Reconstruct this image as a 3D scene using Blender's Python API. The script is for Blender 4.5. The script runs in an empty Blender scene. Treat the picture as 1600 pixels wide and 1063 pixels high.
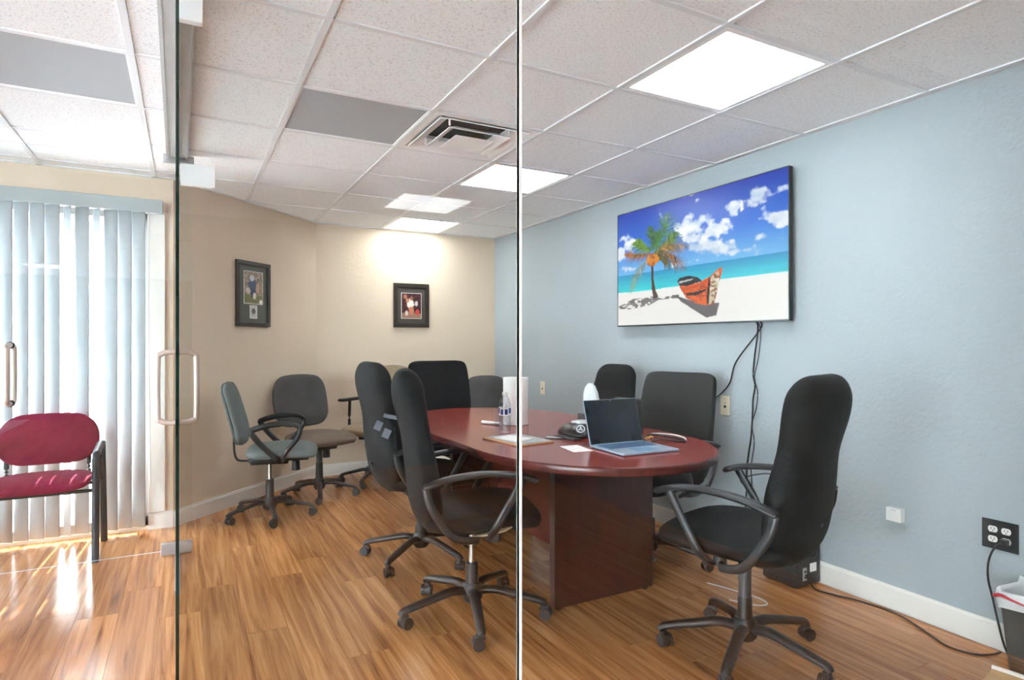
import bpy, bmesh, math, random
import numpy as np
from mathutils import Vector, Matrix

random.seed(7)
SC = bpy.context.scene
COL = SC.collection

# ------------------------------------------------------------------ camera
CAM_H = 1.2362
cd = bpy.data.cameras.new('camera')
cd.sensor_width = 36.0
cd.lens = 957.27 / 1600 * 36.0
cd.shift_y = (535.44 - 531.5) / 1600
cd.clip_start = 0.02
cam = bpy.data.objects.new('camera', cd)
COL.objects.link(cam)
cam.location = (0, 0, CAM_H)
cam.rotation_euler = (math.radians(90), 0, -0.4902)
SC.camera = cam

# ------------------------------------------------------------------ world, sun, exposure
w = bpy.data.worlds.new('world')
SC.world = w
w.use_nodes = True
w.node_tree.nodes['Background'].inputs[0].default_value = (0.86, 0.93, 1.0, 1)
w.node_tree.nodes['Background'].inputs[1].default_value = 8.0
sd = bpy.data.lights.new('sun', 'SUN')
sd.energy = 7.0
sd.angle = math.radians(0.6)
sd.color = (0.98, 0.98, 1.0)
sun = bpy.data.objects.new('sun', sd)
COL.objects.link(sun)
# light travels towards -y, a little -x, and down
sun.rotation_euler = Vector((-0.06, -1.0, -1.0)).to_track_quat('-Z', 'Y').to_euler()
PANEL_EMIT = 4.1
SC.view_settings.view_transform = 'Standard'
SC.view_settings.look = 'None'
SC.view_settings.exposure = 1.97
SC.view_settings.gamma = 1.0
SC.view_settings.use_curve_mapping = False
SC.cycles.max_bounces = 14
SC.cycles.diffuse_bounces = 8
SC.cycles.transparent_max_bounces = 32
SC.cycles.sample_clamp_indirect = 8.0

# ------------------------------------------------------------------ materials
def lin(r, g, b):
    def f(c):
        c /= 255.0
        return c / 12.92 if c <= 0.04045 else ((c + 0.055) / 1.055) ** 2.4
    return (f(r), f(g), f(b), 1.0)

MATS = {}
def nt(name):
    m = bpy.data.materials.new(name)
    m.use_nodes = True
    MATS[name] = m
    return m, m.node_tree, m.node_tree.nodes['Principled BSDF']

def plain(name, rgb, rough=0.5, metal=0.0, spec=0.5, bump=None, vary=0.0, emis=0.0):
    """colour with a little procedural variation; bump = (scale, strength)"""
    m, t, b = nt(name)
    c = lin(*rgb)
    b.inputs['Base Color'].default_value = c
    b.inputs['Roughness'].default_value = rough
    b.inputs['Metallic'].default_value = metal
    b.inputs['Specular IOR Level'].default_value = spec
    if vary:
        n = t.nodes.new('ShaderNodeTexNoise'); n.inputs['Scale'].default_value = 9.0
        n.inputs['Detail'].default_value = 5
        tc = t.nodes.new('ShaderNodeTexCoord')
        t.links.new(tc.outputs['Object'], n.inputs['Vector'])
        r = t.nodes.new('ShaderNodeValToRGB')
        r.color_ramp.elements[0].position = 0.3; r.color_ramp.elements[1].position = 0.7
        r.color_ramp.elements[0].color = tuple(x * (1 - vary) for x in c[:3]) + (1,)
        r.color_ramp.elements[1].color = tuple(min(1, x * (1 + vary)) for x in c[:3]) + (1,)
        t.links.new(n.outputs['Fac'], r.inputs[0]); t.links.new(r.outputs[0], b.inputs['Base Color'])
    if bump:
        n2 = t.nodes.new('ShaderNodeTexNoise'); n2.inputs['Scale'].default_value = bump[0]
        n2.inputs['Detail'].default_value = 4
        tc2 = t.nodes.new('ShaderNodeTexCoord')
        t.links.new(tc2.outputs['Object'], n2.inputs['Vector'])
        bp = t.nodes.new('ShaderNodeBump'); bp.inputs['Strength'].default_value = bump[1]
        bp.inputs['Distance'].default_value = 0.004
        t.links.new(n2.outputs['Fac'], bp.inputs['Height']); t.links.new(bp.outputs[0], b.inputs['Normal'])
    if emis:
        b.inputs['Emission Color'].default_value = c
        b.inputs['Emission Strength'].default_value = emis
    return m

def glass_mat(name, tint=(0.97, 0.985, 0.98), f0=0.035):
    m, t, b = nt(name)
    t.nodes.remove(b)
    out = t.nodes['Material Output']
    geo = t.nodes.new('ShaderNodeNewGeometry')
    dot = t.nodes.new('ShaderNodeVectorMath'); dot.operation = 'DOT_PRODUCT'
    t.links.new(geo.outputs['Normal'], dot.inputs[0]); t.links.new(geo.outputs['Incoming'], dot.inputs[1])
    def mth(op, a, bval=None):
        n = t.nodes.new('ShaderNodeMath'); n.operation = op
        if isinstance(a, (int, float)): n.inputs[0].default_value = a
        else: t.links.new(a, n.inputs[0])
        if bval is not None:
            if isinstance(bval, (int, float)): n.inputs[1].default_value = bval
            else: t.links.new(bval, n.inputs[1])
        return n.outputs[0]
    ab = mth('ABSOLUTE', dot.outputs['Value'])
    om = mth('SUBTRACT', 1.0, ab)
    p5 = mth('POWER', om, 5.0)
    sc = mth('MULTIPLY', p5, 1 - f0)
    fr = mth('ADD', sc, f0)
    tr = t.nodes.new('ShaderNodeBsdfTransparent'); tr.inputs[0].default_value = tint + (1,)
    gl = t.nodes.new('ShaderNodeBsdfGlossy'); gl.inputs['Roughness'].default_value = 0.0
    gl.inputs[0].default_value = (1, 1, 1, 1)
    mx = t.nodes.new('ShaderNodeMixShader')
    t.links.new(fr, mx.inputs[0]); t.links.new(tr.outputs[0], mx.inputs[1]); t.links.new(gl.outputs[0], mx.inputs[2])
    t.links.new(mx.outputs[0], out.inputs['Surface'])
    return m

def wall_mat(name, rgb, scale, strength):
    m, t, b = nt(name)
    b.inputs['Roughness'].default_value = 0.75
    b.inputs['Specular IOR Level'].default_value = 0.25
    tc = t.nodes.new('ShaderNodeTexCoord')
    n = t.nodes.new('ShaderNodeTexNoise'); n.inputs['Scale'].default_value = scale; n.inputs['Detail'].default_value = 3
    t.links.new(tc.outputs['Object'], n.inputs['Vector'])
    n2 = t.nodes.new('ShaderNodeTexNoise'); n2.inputs['Scale'].default_value = 1.3; n2.inputs['Detail'].default_value = 3
    t.links.new(tc.outputs['Object'], n2.inputs['Vector'])
    r = t.nodes.new('ShaderNodeValToRGB')
    c = lin(*rgb)
    r.color_ramp.elements[0].position = 0.3; r.color_ramp.elements[1].position = 0.7
    r.color_ramp.elements[0].color = tuple(x * 0.96 for x in c[:3]) + (1,)
    r.color_ramp.elements[1].color = tuple(min(1, x * 1.04) for x in c[:3]) + (1,)
    t.links.new(n2.outputs['Fac'], r.inputs[0]); t.links.new(r.outputs[0], b.inputs['Base Color'])
    bp = t.nodes.new('ShaderNodeBump'); bp.inputs['Strength'].default_value = strength
    bp.inputs['Distance'].default_value = 0.006
    t.links.new(n.outputs['Fac'], bp.inputs['Height']); t.links.new(bp.outputs[0], b.inputs['Normal'])
    return m

def wood_floor_mat():
    m, t, b = nt('laminate')
    b.inputs['Roughness'].default_value = 0.2
    b.inputs['Specular IOR Level'].default_value = 0.5
    tc = t.nodes.new('ShaderNodeTexCoord')
    oi = t.nodes.new('ShaderNodeObjectInfo')
    mul = t.nodes.new('ShaderNodeMath'); mul.operation = 'MULTIPLY'; mul.inputs[1].default_value = 37.0
    t.links.new(oi.outputs['Random'], mul.inputs[0])
    add = t.nodes.new('ShaderNodeVectorMath'); add.operation = 'ADD'
    t.links.new(tc.outputs['Object'], add.inputs[0]); t.links.new(mul.outputs[0], add.inputs[1])
    mp = t.nodes.new('ShaderNodeMapping'); mp.inputs['Scale'].default_value = (19, 0.75, 1)
    t.links.new(add.outputs[0], mp.inputs[0])
    n = t.nodes.new('ShaderNodeTexNoise'); n.inputs['Scale'].default_value = 1.7; n.inputs['Detail'].default_value = 7
    n.inputs['Roughness'].default_value = 0.62; n.inputs['Distortion'].default_value = 0.7
    t.links.new(mp.outputs[0], n.inputs['Vector'])
    r = t.nodes.new('ShaderNodeValToRGB')
    e = r.color_ramp.elements
    e[0].position = 0.28; e[0].color = lin(120, 74, 40)
    e[1].position = 0.68; e[1].color = lin(216, 158, 104)
    k = e.new(0.42); k.color = lin(170, 112, 66)
    k = e.new(0.54); k.color = lin(196, 134, 82)
    t.links.new(n.outputs['Fac'], r.inputs[0])
    # per plank tone
    hsv = t.nodes.new('ShaderNodeHueSaturation')
    mr = t.nodes.new('ShaderNodeMapRange'); mr.inputs['To Min'].default_value = 0.82; mr.inputs['To Max'].default_value = 1.12
    t.links.new(oi.outputs['Random'], mr.inputs['Value']); t.links.new(mr.outputs[0], hsv.inputs['Value'])
    t.links.new(r.outputs[0], hsv.inputs['Color']); t.links.new(hsv.outputs[0], b.inputs['Base Color'])
    bp = t.nodes.new('ShaderNodeBump'); bp.inputs['Strength'].default_value = 0.06; bp.inputs['Distance'].default_value = 0.002
    t.links.new(n.outputs['Fac'], bp.inputs['Height']); t.links.new(bp.outputs[0], b.inputs['Normal'])
    return m

def table_mat(name, c0, c1, rough):
    m, t, b = nt(name)
    b.inputs['Roughness'].default_value = rough
    tc = t.nodes.new('ShaderNodeTexCoord')
    mp = t.nodes.new('ShaderNodeMapping'); mp.inputs['Scale'].default_value = (14, 1.6, 3)
    t.links.new(tc.outputs['Object'], mp.inputs[0])
    n = t.nodes.new('ShaderNodeTexNoise'); n.inputs['Scale'].default_value = 2.2; n.inputs['Detail'].default_value = 6
    n.inputs['Distortion'].default_value = 0.4
    t.links.new(mp.outputs[0], n.inputs['Vector'])
    r = t.nodes.new('ShaderNodeValToRGB')
    r.color_ramp.elements[0].position = 0.3; r.color_ramp.elements[0].color = lin(*c0)
    r.color_ramp.elements[1].position = 0.7; r.color_ramp.elements[1].color = lin(*c1)
    t.links.new(n.outputs['Fac'], r.inputs[0]); t.links.new(r.outputs[0], b.inputs['Base Color'])
    return m

def tile_mat():
    m, t, b = nt('acoustic_tile')
    b.inputs['Roughness'].default_value = 0.9
    b.inputs['Specular IOR Level'].default_value = 0.1
    tc = t.nodes.new('ShaderNodeTexCoord')
    oi = t.nodes.new('ShaderNodeObjectInfo')
    mul = t.nodes.new('ShaderNodeMath'); mul.operation = 'MULTIPLY'; mul.inputs[1].default_value = 11.0
    t.links.new(oi.outputs['Random'], mul.inputs[0])
    add = t.nodes.new('ShaderNodeVectorMath'); add.operation = 'ADD'
    t.links.new(tc.outputs['Object'], add.inputs[0]); t.links.new(mul.outputs[0], add.inputs[1])
    n = t.nodes.new('ShaderNodeTexNoise'); n.inputs['Scale'].default_value = 120; n.inputs['Detail'].default_value = 3
    n.inputs['Roughness'].default_value = 0.6
    t.links.new(add.outputs[0], n.inputs['Vector'])
    r = t.nodes.new('ShaderNodeValToRGB')
    r.color_ramp.elements[0].position = 0.30; r.color_ramp.elements[0].color = lin(204, 207, 210)
    r.color_ramp.elements[1].position = 0.46; r.color_ramp.elements[1].color = lin(243, 246, 249)
    t.links.new(n.outputs['Fac'], r.inputs[0]); t.links.new(r.outputs[0], b.inputs['Base Color'])
    bp = t.nodes.new('ShaderNodeBump'); bp.inputs['Strength'].default_value = 0.25; bp.inputs['Distance'].default_value = 0.003
    t.links.new(n.outputs['Fac'], bp.inputs['Height']); t.links.new(bp.outputs[0], b.inputs['Normal'])
    return m

def perforated_mat():
    m, t, b = nt('perforated_metal')
    b.inputs['Roughness'].default_value = 0.55
    tc = t.nodes.new('ShaderNodeTexCoord')
    v = t.nodes.new('ShaderNodeTexVoronoi'); v.inputs['Scale'].default_value = 110; v.inputs['Randomness'].default_value = 0.0
    t.links.new(tc.outputs['Object'], v.inputs['Vector'])
    r = t.nodes.new('ShaderNodeValToRGB')
    r.color_ramp.elements[0].position = 0.33; r.color_ramp.elements[0].color = lin(96, 100, 105)
    r.color_ramp.elements[1].position = 0.42; r.color_ramp.elements[1].color = lin(168, 173, 179)
    t.links.new(v.outputs['Distance'], r.inputs[0]); t.links.new(r.outputs[0], b.inputs['Base Color'])
    return m

def slat_mat():
    m, t, b = nt('blind_vinyl')
    t.nodes.remove(b)
    out = t.nodes['Material Output']
    d = t.nodes.new('ShaderNodeBsdfDiffuse'); d.inputs[0].default_value = lin(178, 183, 186)
    tl = t.nodes.new('ShaderNodeBsdfTranslucent'); tl.inputs[0].default_value = lin(214, 222, 228)
    tc = t.nodes.new('ShaderNodeTexCoord')
    n = t.nodes.new('ShaderNodeTexNoise'); n.inputs['Scale'].default_value = 60
    t.links.new(tc.outputs['Object'], n.inputs['Vector'])
    bp = t.nodes.new('ShaderNodeBump'); bp.inputs['Strength'].default_value = 0.1; bp.inputs['Distance'].default_value = 0.001
    t.links.new(n.outputs['Fac'], bp.inputs['Height']); t.links.new(bp.outputs[0], d.inputs['Normal'])
    mx = t.nodes.new('ShaderNodeMixShader'); mx.inputs[0].default_value = 0.06
    t.links.new(d.outputs[0], mx.inputs[1]); t.links.new(tl.outputs[0], mx.inputs[2])
    t.links.new(mx.outputs[0], out.inputs['Surface'])
    return m

def picture_mat(name, emit=0.0, rough=0.35):
    m, t, b = nt(name)
    a = t.nodes.new('ShaderNodeVertexColor'); a.layer_name = 'picture'
    t.links.new(a.outputs['Color'], b.inputs['Base Color'])
    b.inputs['Roughness'].default_value = rough
    if emit:
        b.inputs['Base Color'].default_value = (0.01, 0.01, 0.01, 1)
        for l in list(b.inputs['Base Color'].links): t.links.remove(l)
        t.links.new(a.outputs['Color'], b.inputs['Emission Color'])
        b.inputs['Emission Strength'].default_value = emit
    return m

def lamp_mat(name, strength):
    m, t, b = nt(name)
    b.inputs['Base Color'].default_value = (0.9, 0.9, 0.9, 1)
    b.inputs['Emission Color'].default_value = (0.92, 0.965, 1.0, 1)
    tc = t.nodes.new('ShaderNodeTexCoord')
    sx = t.nodes.new('ShaderNodeTexWave'); sx.inputs['Scale'].default_value = 0.85; sx.bands_direction = 'X'
    sx.inputs['Phase Offset'].default_value = 1.2
    t.links.new(tc.outputs['Object'], sx.inputs['Vector'])
    mr = t.nodes.new('ShaderNodeMapRange'); mr.inputs['To Min'].default_value = strength * 0.9; mr.inputs['To Max'].default_value = strength * 1.1
    t.links.new(sx.outputs['Fac'], mr.inputs['Value']); t.links.new(mr.outputs[0], b.inputs['Emission Strength'])
    return m

wood_floor_mat(); tile_mat(); perforated_mat(); slat_mat()
wall_mat('blue_paint', (170, 179, 184), 55, 0.55)
wall_mat('beige_paint', (222, 203, 181), 40, 0.3)
wall_mat('unseen_dark_paint', (70, 66, 62), 40, 0.2)  # dark tone on unseen walls, there to weaken reflections in the glass
glass_mat('pane_glass')
glass_mat('bottle_plastic', (0.88, 0.91, 0.93), 0.13)
table_mat('mahogany_top', (128, 48, 40), (160, 66, 54), 0.17)
table_mat('mahogany_edge', (78, 34, 30), (98, 42, 36), 0.25)
table_mat('mahogany_base', (40, 18, 18), (58, 26, 24), 0.3)
picture_mat('screen_image', emit=0.265)
picture_mat('photo_print')
lamp_mat('lamp_diffuser', PANEL_EMIT)
lamp_mat('lobby_diffuser', 2.2)
plain('white_trim', (238, 234, 228), 0.4, vary=0.02)
plain('grid_white', (226, 228, 231), 0.45, vary=0.02)
plain('metal_white', (246, 246, 246), 0.35, vary=0.02)
plain('aluminium', (186, 186, 186), 0.38, 0.7, vary=0.05)
plain('brushed_steel', (196, 178, 166), 0.38, 0.35, vary=0.05)
plain('glass_edge_green', (18, 40, 34), 0.15, vary=0.2)
plain('glass_edge_bright', (232, 238, 236), 0.15, vary=0.05)
plain('silicone', (240, 242, 240), 0.4, vary=0.05)
plain('black_plastic', (30, 31, 33), 0.42, bump=(60, 0.1), vary=0.1)
plain('dark_plastic', (44, 45, 47), 0.4, bump=(60, 0.1), vary=0.1)
plain('black_cover', (19, 19, 20), 0.75, spec=0.25, bump=(24, 0.6), vary=0.25)
plain('black_leather', (24, 24, 25), 0.35, bump=(120, 0.15), vary=0.2)
plain('mesh_black', (21, 20, 20), 0.6, bump=(240, 0.4), vary=0.25)
plain('grey_fabric', (86, 84, 84), 0.9, spec=0.2, bump=(260, 0.35), vary=0.1)
plain('taupe_fabric', (122, 108, 96), 0.9, spec=0.2, bump=(260, 0.35), vary=0.08)
plain('green_fabric', (112, 120, 118), 0.9, spec=0.2, bump=(260, 0.35), vary=0.08)
plain('tan_fabric', (158, 140, 118), 0.9, spec=0.2, bump=(260, 0.3), vary=0.06)
plain('maroon_fabric', (128, 26, 58), 0.9, spec=0.2, bump=(260, 0.35), vary=0.1)
plain('chair_frame_blue_black', (38, 44, 52), 0.35, 0.2, vary=0.08)
plain('chrome', (215, 215, 215), 0.15, 1.0, vary=0.03)
plain('grey_column', (72, 72, 73), 0.4, vary=0.05)
plain('caster_rubber', (38, 38, 40), 0.5, vary=0.1)
plain('tv_black', (24, 24, 26), 0.35, vary=0.1)
plain('tv_bezel', (70, 74, 76), 0.3, 0.5, vary=0.05)
plain('dark_frame', (52, 44, 36), 0.3, vary=0.15)
plain('green_mat', (92, 94, 84), 0.7, vary=0.05)
plain('charcoal_mat', (74, 66, 58), 0.7, vary=0.05)
plain('white_plastic', (236, 236, 234), 0.35, vary=0.02)
plain('almond_plastic', (226, 216, 192), 0.4, vary=0.02)
plain('black_plate', (30, 34, 38), 0.25, vary=0.1)
plain('cable_black', (28, 28, 30), 0.5, vary=0.1)
plain('cable_white', (222, 220, 214), 0.5, vary=0.05)
plain('paper_white', (242, 240, 238), 0.8, vary=0.02)
plain('paper_towel', (238, 236, 234), 0.95, bump=(120, 0.3), vary=0.02)
plain('folder_tan', (196, 150, 110), 0.7, vary=0.05)
plain('folder_print', (170, 168, 168), 0.5, vary=0.15)
plain('label_blue', (40, 84, 190), 0.4, vary=0.1)
plain('label_navy', (22, 40, 110), 0.4, vary=0.1)
plain('laptop_silver', (172, 186, 204), 0.35, 0.3, vary=0.03)
plain('laptop_deck', (148, 172, 202), 0.45, 0.2, vary=0.03)
plain('laptop_keys', (84, 112, 146), 0.5, vary=0.05)
plain('laptop_pad', (112, 150, 186), 0.35, vary=0.03)
plain('laptop_screen', (26, 32, 40), 0.12, vary=0.1)
plain('silver_plastic', (186, 188, 190), 0.35, 0.3, vary=0.05)
plain('white_bag', (236, 238, 240), 0.6, bump=(30, 0.6), vary=0.02)
plain('red_tie', (206, 50, 60), 0.5, vary=0.05)
plain('bin_body', (66, 60, 54), 0.5, bump=(50, 0.2), vary=0.2)
plain('cardboard', (204, 168, 122), 0.8, vary=0.06)
plain('sub_black', (34, 35, 38), 0.55, bump=(180, 0.2), vary=0.1)
plain('duct_black', (24, 24, 24), 0.8, vary=0.1)
plain('bounce_patio', (222, 224, 226), 0.8, vary=0.05)  # pale tone chosen to bounce daylight up onto the ceiling
plain('badge_grey', (92, 94, 106), 0.4, vary=0.1)
plain('bounce_pale', (200, 206, 212), 0.4, vary=0.04)
plain('gold_clip', (196, 160, 96), 0.35, 0.7, vary=0.05)

# ------------------------------------------------------------------ mesh helpers
class MB:
    def __init__(s):
        s.v = []; s.f = []; s.mi = []; s.sm = []
    def add(s, verts, faces, mi=0, smooth=False):
        o = len(s.v)
        s.v.extend(tuple(float(c) for c in p) for p in verts)
        for f in faces:
            s.f.append(tuple(i + o for i in f)); s.mi.append(mi); s.sm.append(smooth)
        return s
    def box(s, x0, x1, y0, y1, z0, z1, mi=0, bev=0.0, M=None):
        if bev > 0:
            bm = bmesh.new()
            bmesh.ops.create_cube(bm, size=1.0)
            for v in bm.verts:
                v.co = Vector(((x0 + x1) / 2 + v.co.x * (x1 - x0), (y0 + y1) / 2 + v.co.y * (y1 - y0), (z0 + z1) / 2 + v.co.z * (z1 - z0)))
            bmesh.ops.bevel(bm, geom=bm.edges[:], offset=bev, segments=2, affect='EDGES', profile=0.6)
            bm.verts.index_update()
            V = [v.co.copy() for v in bm.verts]; F = [[v.index for v in f.verts] for f in bm.faces]
            bm.free()
        else:
            V = [Vector(p) for p in ((x0, y0, z0), (x1, y0, z0), (x1, y1, z0), (x0, y1, z0), (x0, y0, z1), (x1, y0, z1), (x1, y1, z1), (x0, y1, z1))]
            F = [(0, 3, 2, 1), (4, 5, 6, 7), (0, 1, 5, 4), (1, 2, 6, 5), (2, 3, 7, 6), (3, 0, 4, 7)]
        if M is not None: V = [M @ p for p in V]
        return s.add(V, F, mi, False)
    def rings(s, rings, mi=0, cap=True, smooth=True):
        n = len(rings[0]); V = [p for r in rings for p in r]; F = []
        for i in range(len(rings) - 1):
            for j in range(n):
                k = (j + 1) % n
                F.append((i * n + j, i * n + k, (i + 1) * n + k, (i + 1) * n + j))
        s.add(V, F, mi, smooth)
        if cap:
            s.add(rings[0], [tuple(range(n))[::-1]], mi, False)
            s.add(rings[-1], [tuple(range(n))], mi, False)
        return s
    def cyl(s, a, b, r0, r1=None, seg=20, mi=0, smooth=True):
        a = Vector(a); b = Vector(b); r1 = r0 if r1 is None else r1
        return s.tube([a, b], [r0, r1], seg, mi)
    def tube(s, pts, rad, seg=10, mi=0, flat=1.0, up=(0, 0, 1)):
        """sweep; rad number / list; flat squashes the second axis"""
        P = [Vector(p) for p in pts]
        R = rad if isinstance(rad, (list, tuple)) else [rad] * len(P)
        rings = []; ref = Vector(up)
        for i, p in enumerate(P):
            d = (P[min(i + 1, len(P) - 1)] - P[max(i - 1, 0)]).normalized()
            u = ref - d * ref.dot(d)
            if u.length < 1e-3:
                u = Vector((1, 0, 0)) - d * d.x
                if u.length < 1e-3: u = Vector((0, 1, 0))
            u.normalize(); v = d.cross(u)
            rings.append([p + (v * math.cos(2 * math.pi * k / seg) + u * math.sin(2 * math.pi * k / seg) * flat) * R[i] for k in range(seg)])
        return s.rings(rings, mi)
    def lathe(s, prof, c=(0, 0, 0), seg=28, mi=0, cap=True):
        rings = [[(c[0] + r * math.cos(2 * math.pi * k / seg), c[1] + r * math.sin(2 * math.pi * k / seg), c[2] + z) for k in range(seg)] for r, z in prof]
        return s.rings(rings, mi, cap)
    def prism(s, poly, z0, z1, mi=0, M=None):
        n = len(poly)
        V = [Vector((x, y, z0)) for x, y in poly] + [Vector((x, y, z1)) for x, y in poly]
        if M is not None: V = [M @ p for p in V]
        F = [tuple(range(n))[::-1], tuple(range(n, 2 * n))] + [(i, (i + 1) % n, n + (i + 1) % n, n + i) for i in range(n)]
        return s.add(V, F, mi)
    def build(s, name, mats, parent=None):
        me = bpy.data.meshes.new(name)
        me.from_pydata(s.v, [], s.f)
        for m in (mats if isinstance(mats, (list, tuple)) else [mats]):
            me.materials.append(MATS[m])
        me.polygons.foreach_set('material_index', s.mi)
        me.polygons.foreach_set('use_smooth', s.sm)
        bm = bmesh.new(); bm.from_mesh(me); bmesh.ops.recalc_face_normals(bm, faces=bm.faces[:]); bm.to_mesh(me); bm.free()
        me.update()
        return link(name, me, parent)

def link(name, me, parent=None, loc=None, rotz=None):
    o = bpy.data.objects.new(name, me)
    COL.objects.link(o)
    if parent is not None: o.parent = parent
    if loc is not None: o.location = loc
    if rotz is not None: o.rotation_euler = (0, 0, rotz)
    return o

def tag(o, label=None, cat=None, group=None, kind=None):
    if label: o['label'] = label
    if cat: o['category'] = cat
    if group: o['group'] = group
    if kind: o['kind'] = kind
    return o

def thing(name, label, cat, loc=(0, 0, 0), rotz=0.0, group=None):
    o = bpy.data.objects.new(name, None)
    o.empty_display_size = 0.1
    COL.objects.link(o)
    o.location = loc; o.rotation_euler = (0, 0, rotz)
    return tag(o, label, cat, group)

def struct(name, mb, mats, label=None):
    o = mb.build(name, mats)
    o['kind'] = 'structure'
    if label: o['label'] = label
    return o

def crom(pts, n=8):
    P = [Vector(p) for p in pts]; out = []
    for i in range(len(P) - 1):
        p0 = P[max(i - 1, 0)]; p1 = P[i]; p2 = P[i + 1]; p3 = P[min(i + 2, len(P) - 1)]
        for k in range(n):
            t = k / n
            out.append(0.5 * ((2 * p1) + (p2 - p0) * t + (2 * p0 - 5 * p1 + 4 * p2 - p3) * t * t + (3 * p1 - p0 - 3 * p2 + p3) * t ** 3))
    out.append(P[-1])
    return out

def interp(tab, t):
    """tab rows (t, a, b, ...) smooth interpolation"""
    for i in range(len(tab) - 1):
        if t <= tab[i + 1][0] or i == len(tab) - 2:
            a, b = tab[i], tab[i + 1]
            k = (t - a[0]) / (b[0] - a[0]); k = max(0, min(1, k))
            p = tab[max(i - 1, 0)]; q = tab[min(i + 2, len(tab) - 1)]
            out = []
            for j in range(1, len(a)):
                p0, p1, p2, p3 = p[j], a[j], b[j], q[j]
                out.append(0.5 * (2 * p1 + (p2 - p0) * k + (2 * p0 - 5 * p1 + 4 * p2 - p3) * k * k + (3 * p1 - p0 - 3 * p2 + p3) * k ** 3))
            return out

def cushion(mb, tab, n=3.0, seg=32, steps=26, er=6.0, crown=0.0, mi=0, bow=0.0):
    """tab rows: (t, y, z, halfwidth, halfthickness); swept in the local y-z plane, width along x.
    bow bends the section's sides towards the thickness direction (wrap-around back)."""
    rings = []
    for i in range(steps + 1):
        t = 0.5 - 0.5 * math.cos(math.pi * i / steps)
        y, z, hw, ht = interp(tab, t)
        y1, z1 = interp(tab, min(1, t + 0.01))[:2]; y0, z0 = interp(tab, max(0, t - 0.01))[:2]
        d = Vector((0, y1 - y0, z1 - z0)).normalized()
        v = Vector((1, 0, 0)).cross(d)           # thickness direction
        e = max(0.0, 1 - abs(2 * t - 1) ** er) ** (1 / 2.2)
        e = max(e, 0.03)
        ring = []
        for k in range(seg):
            a = 2 * math.pi * k / seg
            ca, sa = math.cos(a), math.sin(a)
            px_ = hw * math.copysign(abs(ca) ** (2 / n), ca) * (0.35 + 0.65 * e if e < 1 else 1)
            th = ht * math.copysign(abs(sa) ** (2 / n), sa) * e
            th += crown * (1 - (px_ / max(hw, 1e-4)) ** 2) * (1 if sa > 0 else 0) * e
            th += bow * (px_ / max(hw, 1e-4)) ** 2
            ring.append(Vector((px_, y, z)) + v * th)
        rings.append(ring)
    return mb.rings(rings, mi)

# ------------------------------------------------------------------ pictures painted on a fine grid (screen, prints)
def vnoise(u, v, s, seed):
    rng = np.random.RandomState(seed)
    g = rng.rand(70, 70)
    x = (u * s) % 68; y = (v * s) % 68
    xi = x.astype(int); yi = y.astype(int); fx = x - xi; fy = y - yi
    fx = fx * fx * (3 - 2 * fx); fy = fy * fy * (3 - 2 * fy)
    return (g[yi, xi] * (1 - fx) + g[yi, xi + 1] * fx) * (1 - fy) + (g[yi + 1, xi] * (1 - fx) + g[yi + 1, xi + 1] * fx) * fy
def fbm(u, v, s, seed, o=5):
    r = 0; a = 0.5
    for i in range(o):
        r = r + a * vnoise(u, v, s * 2 ** i, seed + i); a *= 0.5
    return r / (1 - 0.5 ** o)
def inpoly(u, v, poly):
    res = np.zeros(u.shape, bool); n = len(poly)
    for i in range(n):
        x0, y0 = poly[i]; x1, y1 = poly[(i + 1) % n]
        if y0 == y1: continue
        c = ((y0 > v) != (y1 > v)) & (u < (x1 - x0) * (v - y0) / (y1 - y0) + x0)
        res ^= c
    return res
def rgb(*c): return np.array(lin(*c)[:3])
def lay(img, m, c):
    m = np.clip(m.astype(float), 0, 1)[..., None]
    return img * (1 - m) + np.asarray(c) * m
def grid_picture(name, W, H, nx, ny, painter, mat, parent, M):
    """flat grid of W x H metres in the local x-z plane; painter(u, v) -> linear rgb; v runs downwards"""
    uu, vv = np.meshgrid(np.linspace(0, 1, nx), np.linspace(0, 1, ny))
    img = np.clip(painter(uu, vv), 0, 1)
    V = [M @ Vector(((u - 0.5) * W, 0, (0.5 - v) * H)) for u, v in zip(uu.ravel(), vv.ravel())]
    F = [(j * nx + i, (j + 1) * nx + i, (j + 1) * nx + i + 1, j * nx + i + 1) for j in range(ny - 1) for i in range(nx - 1)]
    me = bpy.data.meshes.new(name)
    me.from_pydata(V, [], F)
    me.materials.append(MATS[mat])
    ca = me.color_attributes.new('picture', 'FLOAT_COLOR', 'POINT')
    buf = np.ones((nx * ny, 4), np.float32); buf[:, :3] = img.reshape(-1, 3)
    ca.data.foreach_set('color', buf.ravel())
    me.update()
    return link(name, me, parent)

# ================================================================== THE SETTING
RW, FY, WY, CZ = 2.898, 5.817, 4.705, 2.334
D0 = Vector((-0.07, WY, 0)); D1 = Vector((1.063, FY, 0))
BX0, BY0 = -5.2, -4.2
TOP = CZ + 0.12
R0, B0, S = 0.4286, 1.510, 0.6096

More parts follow.
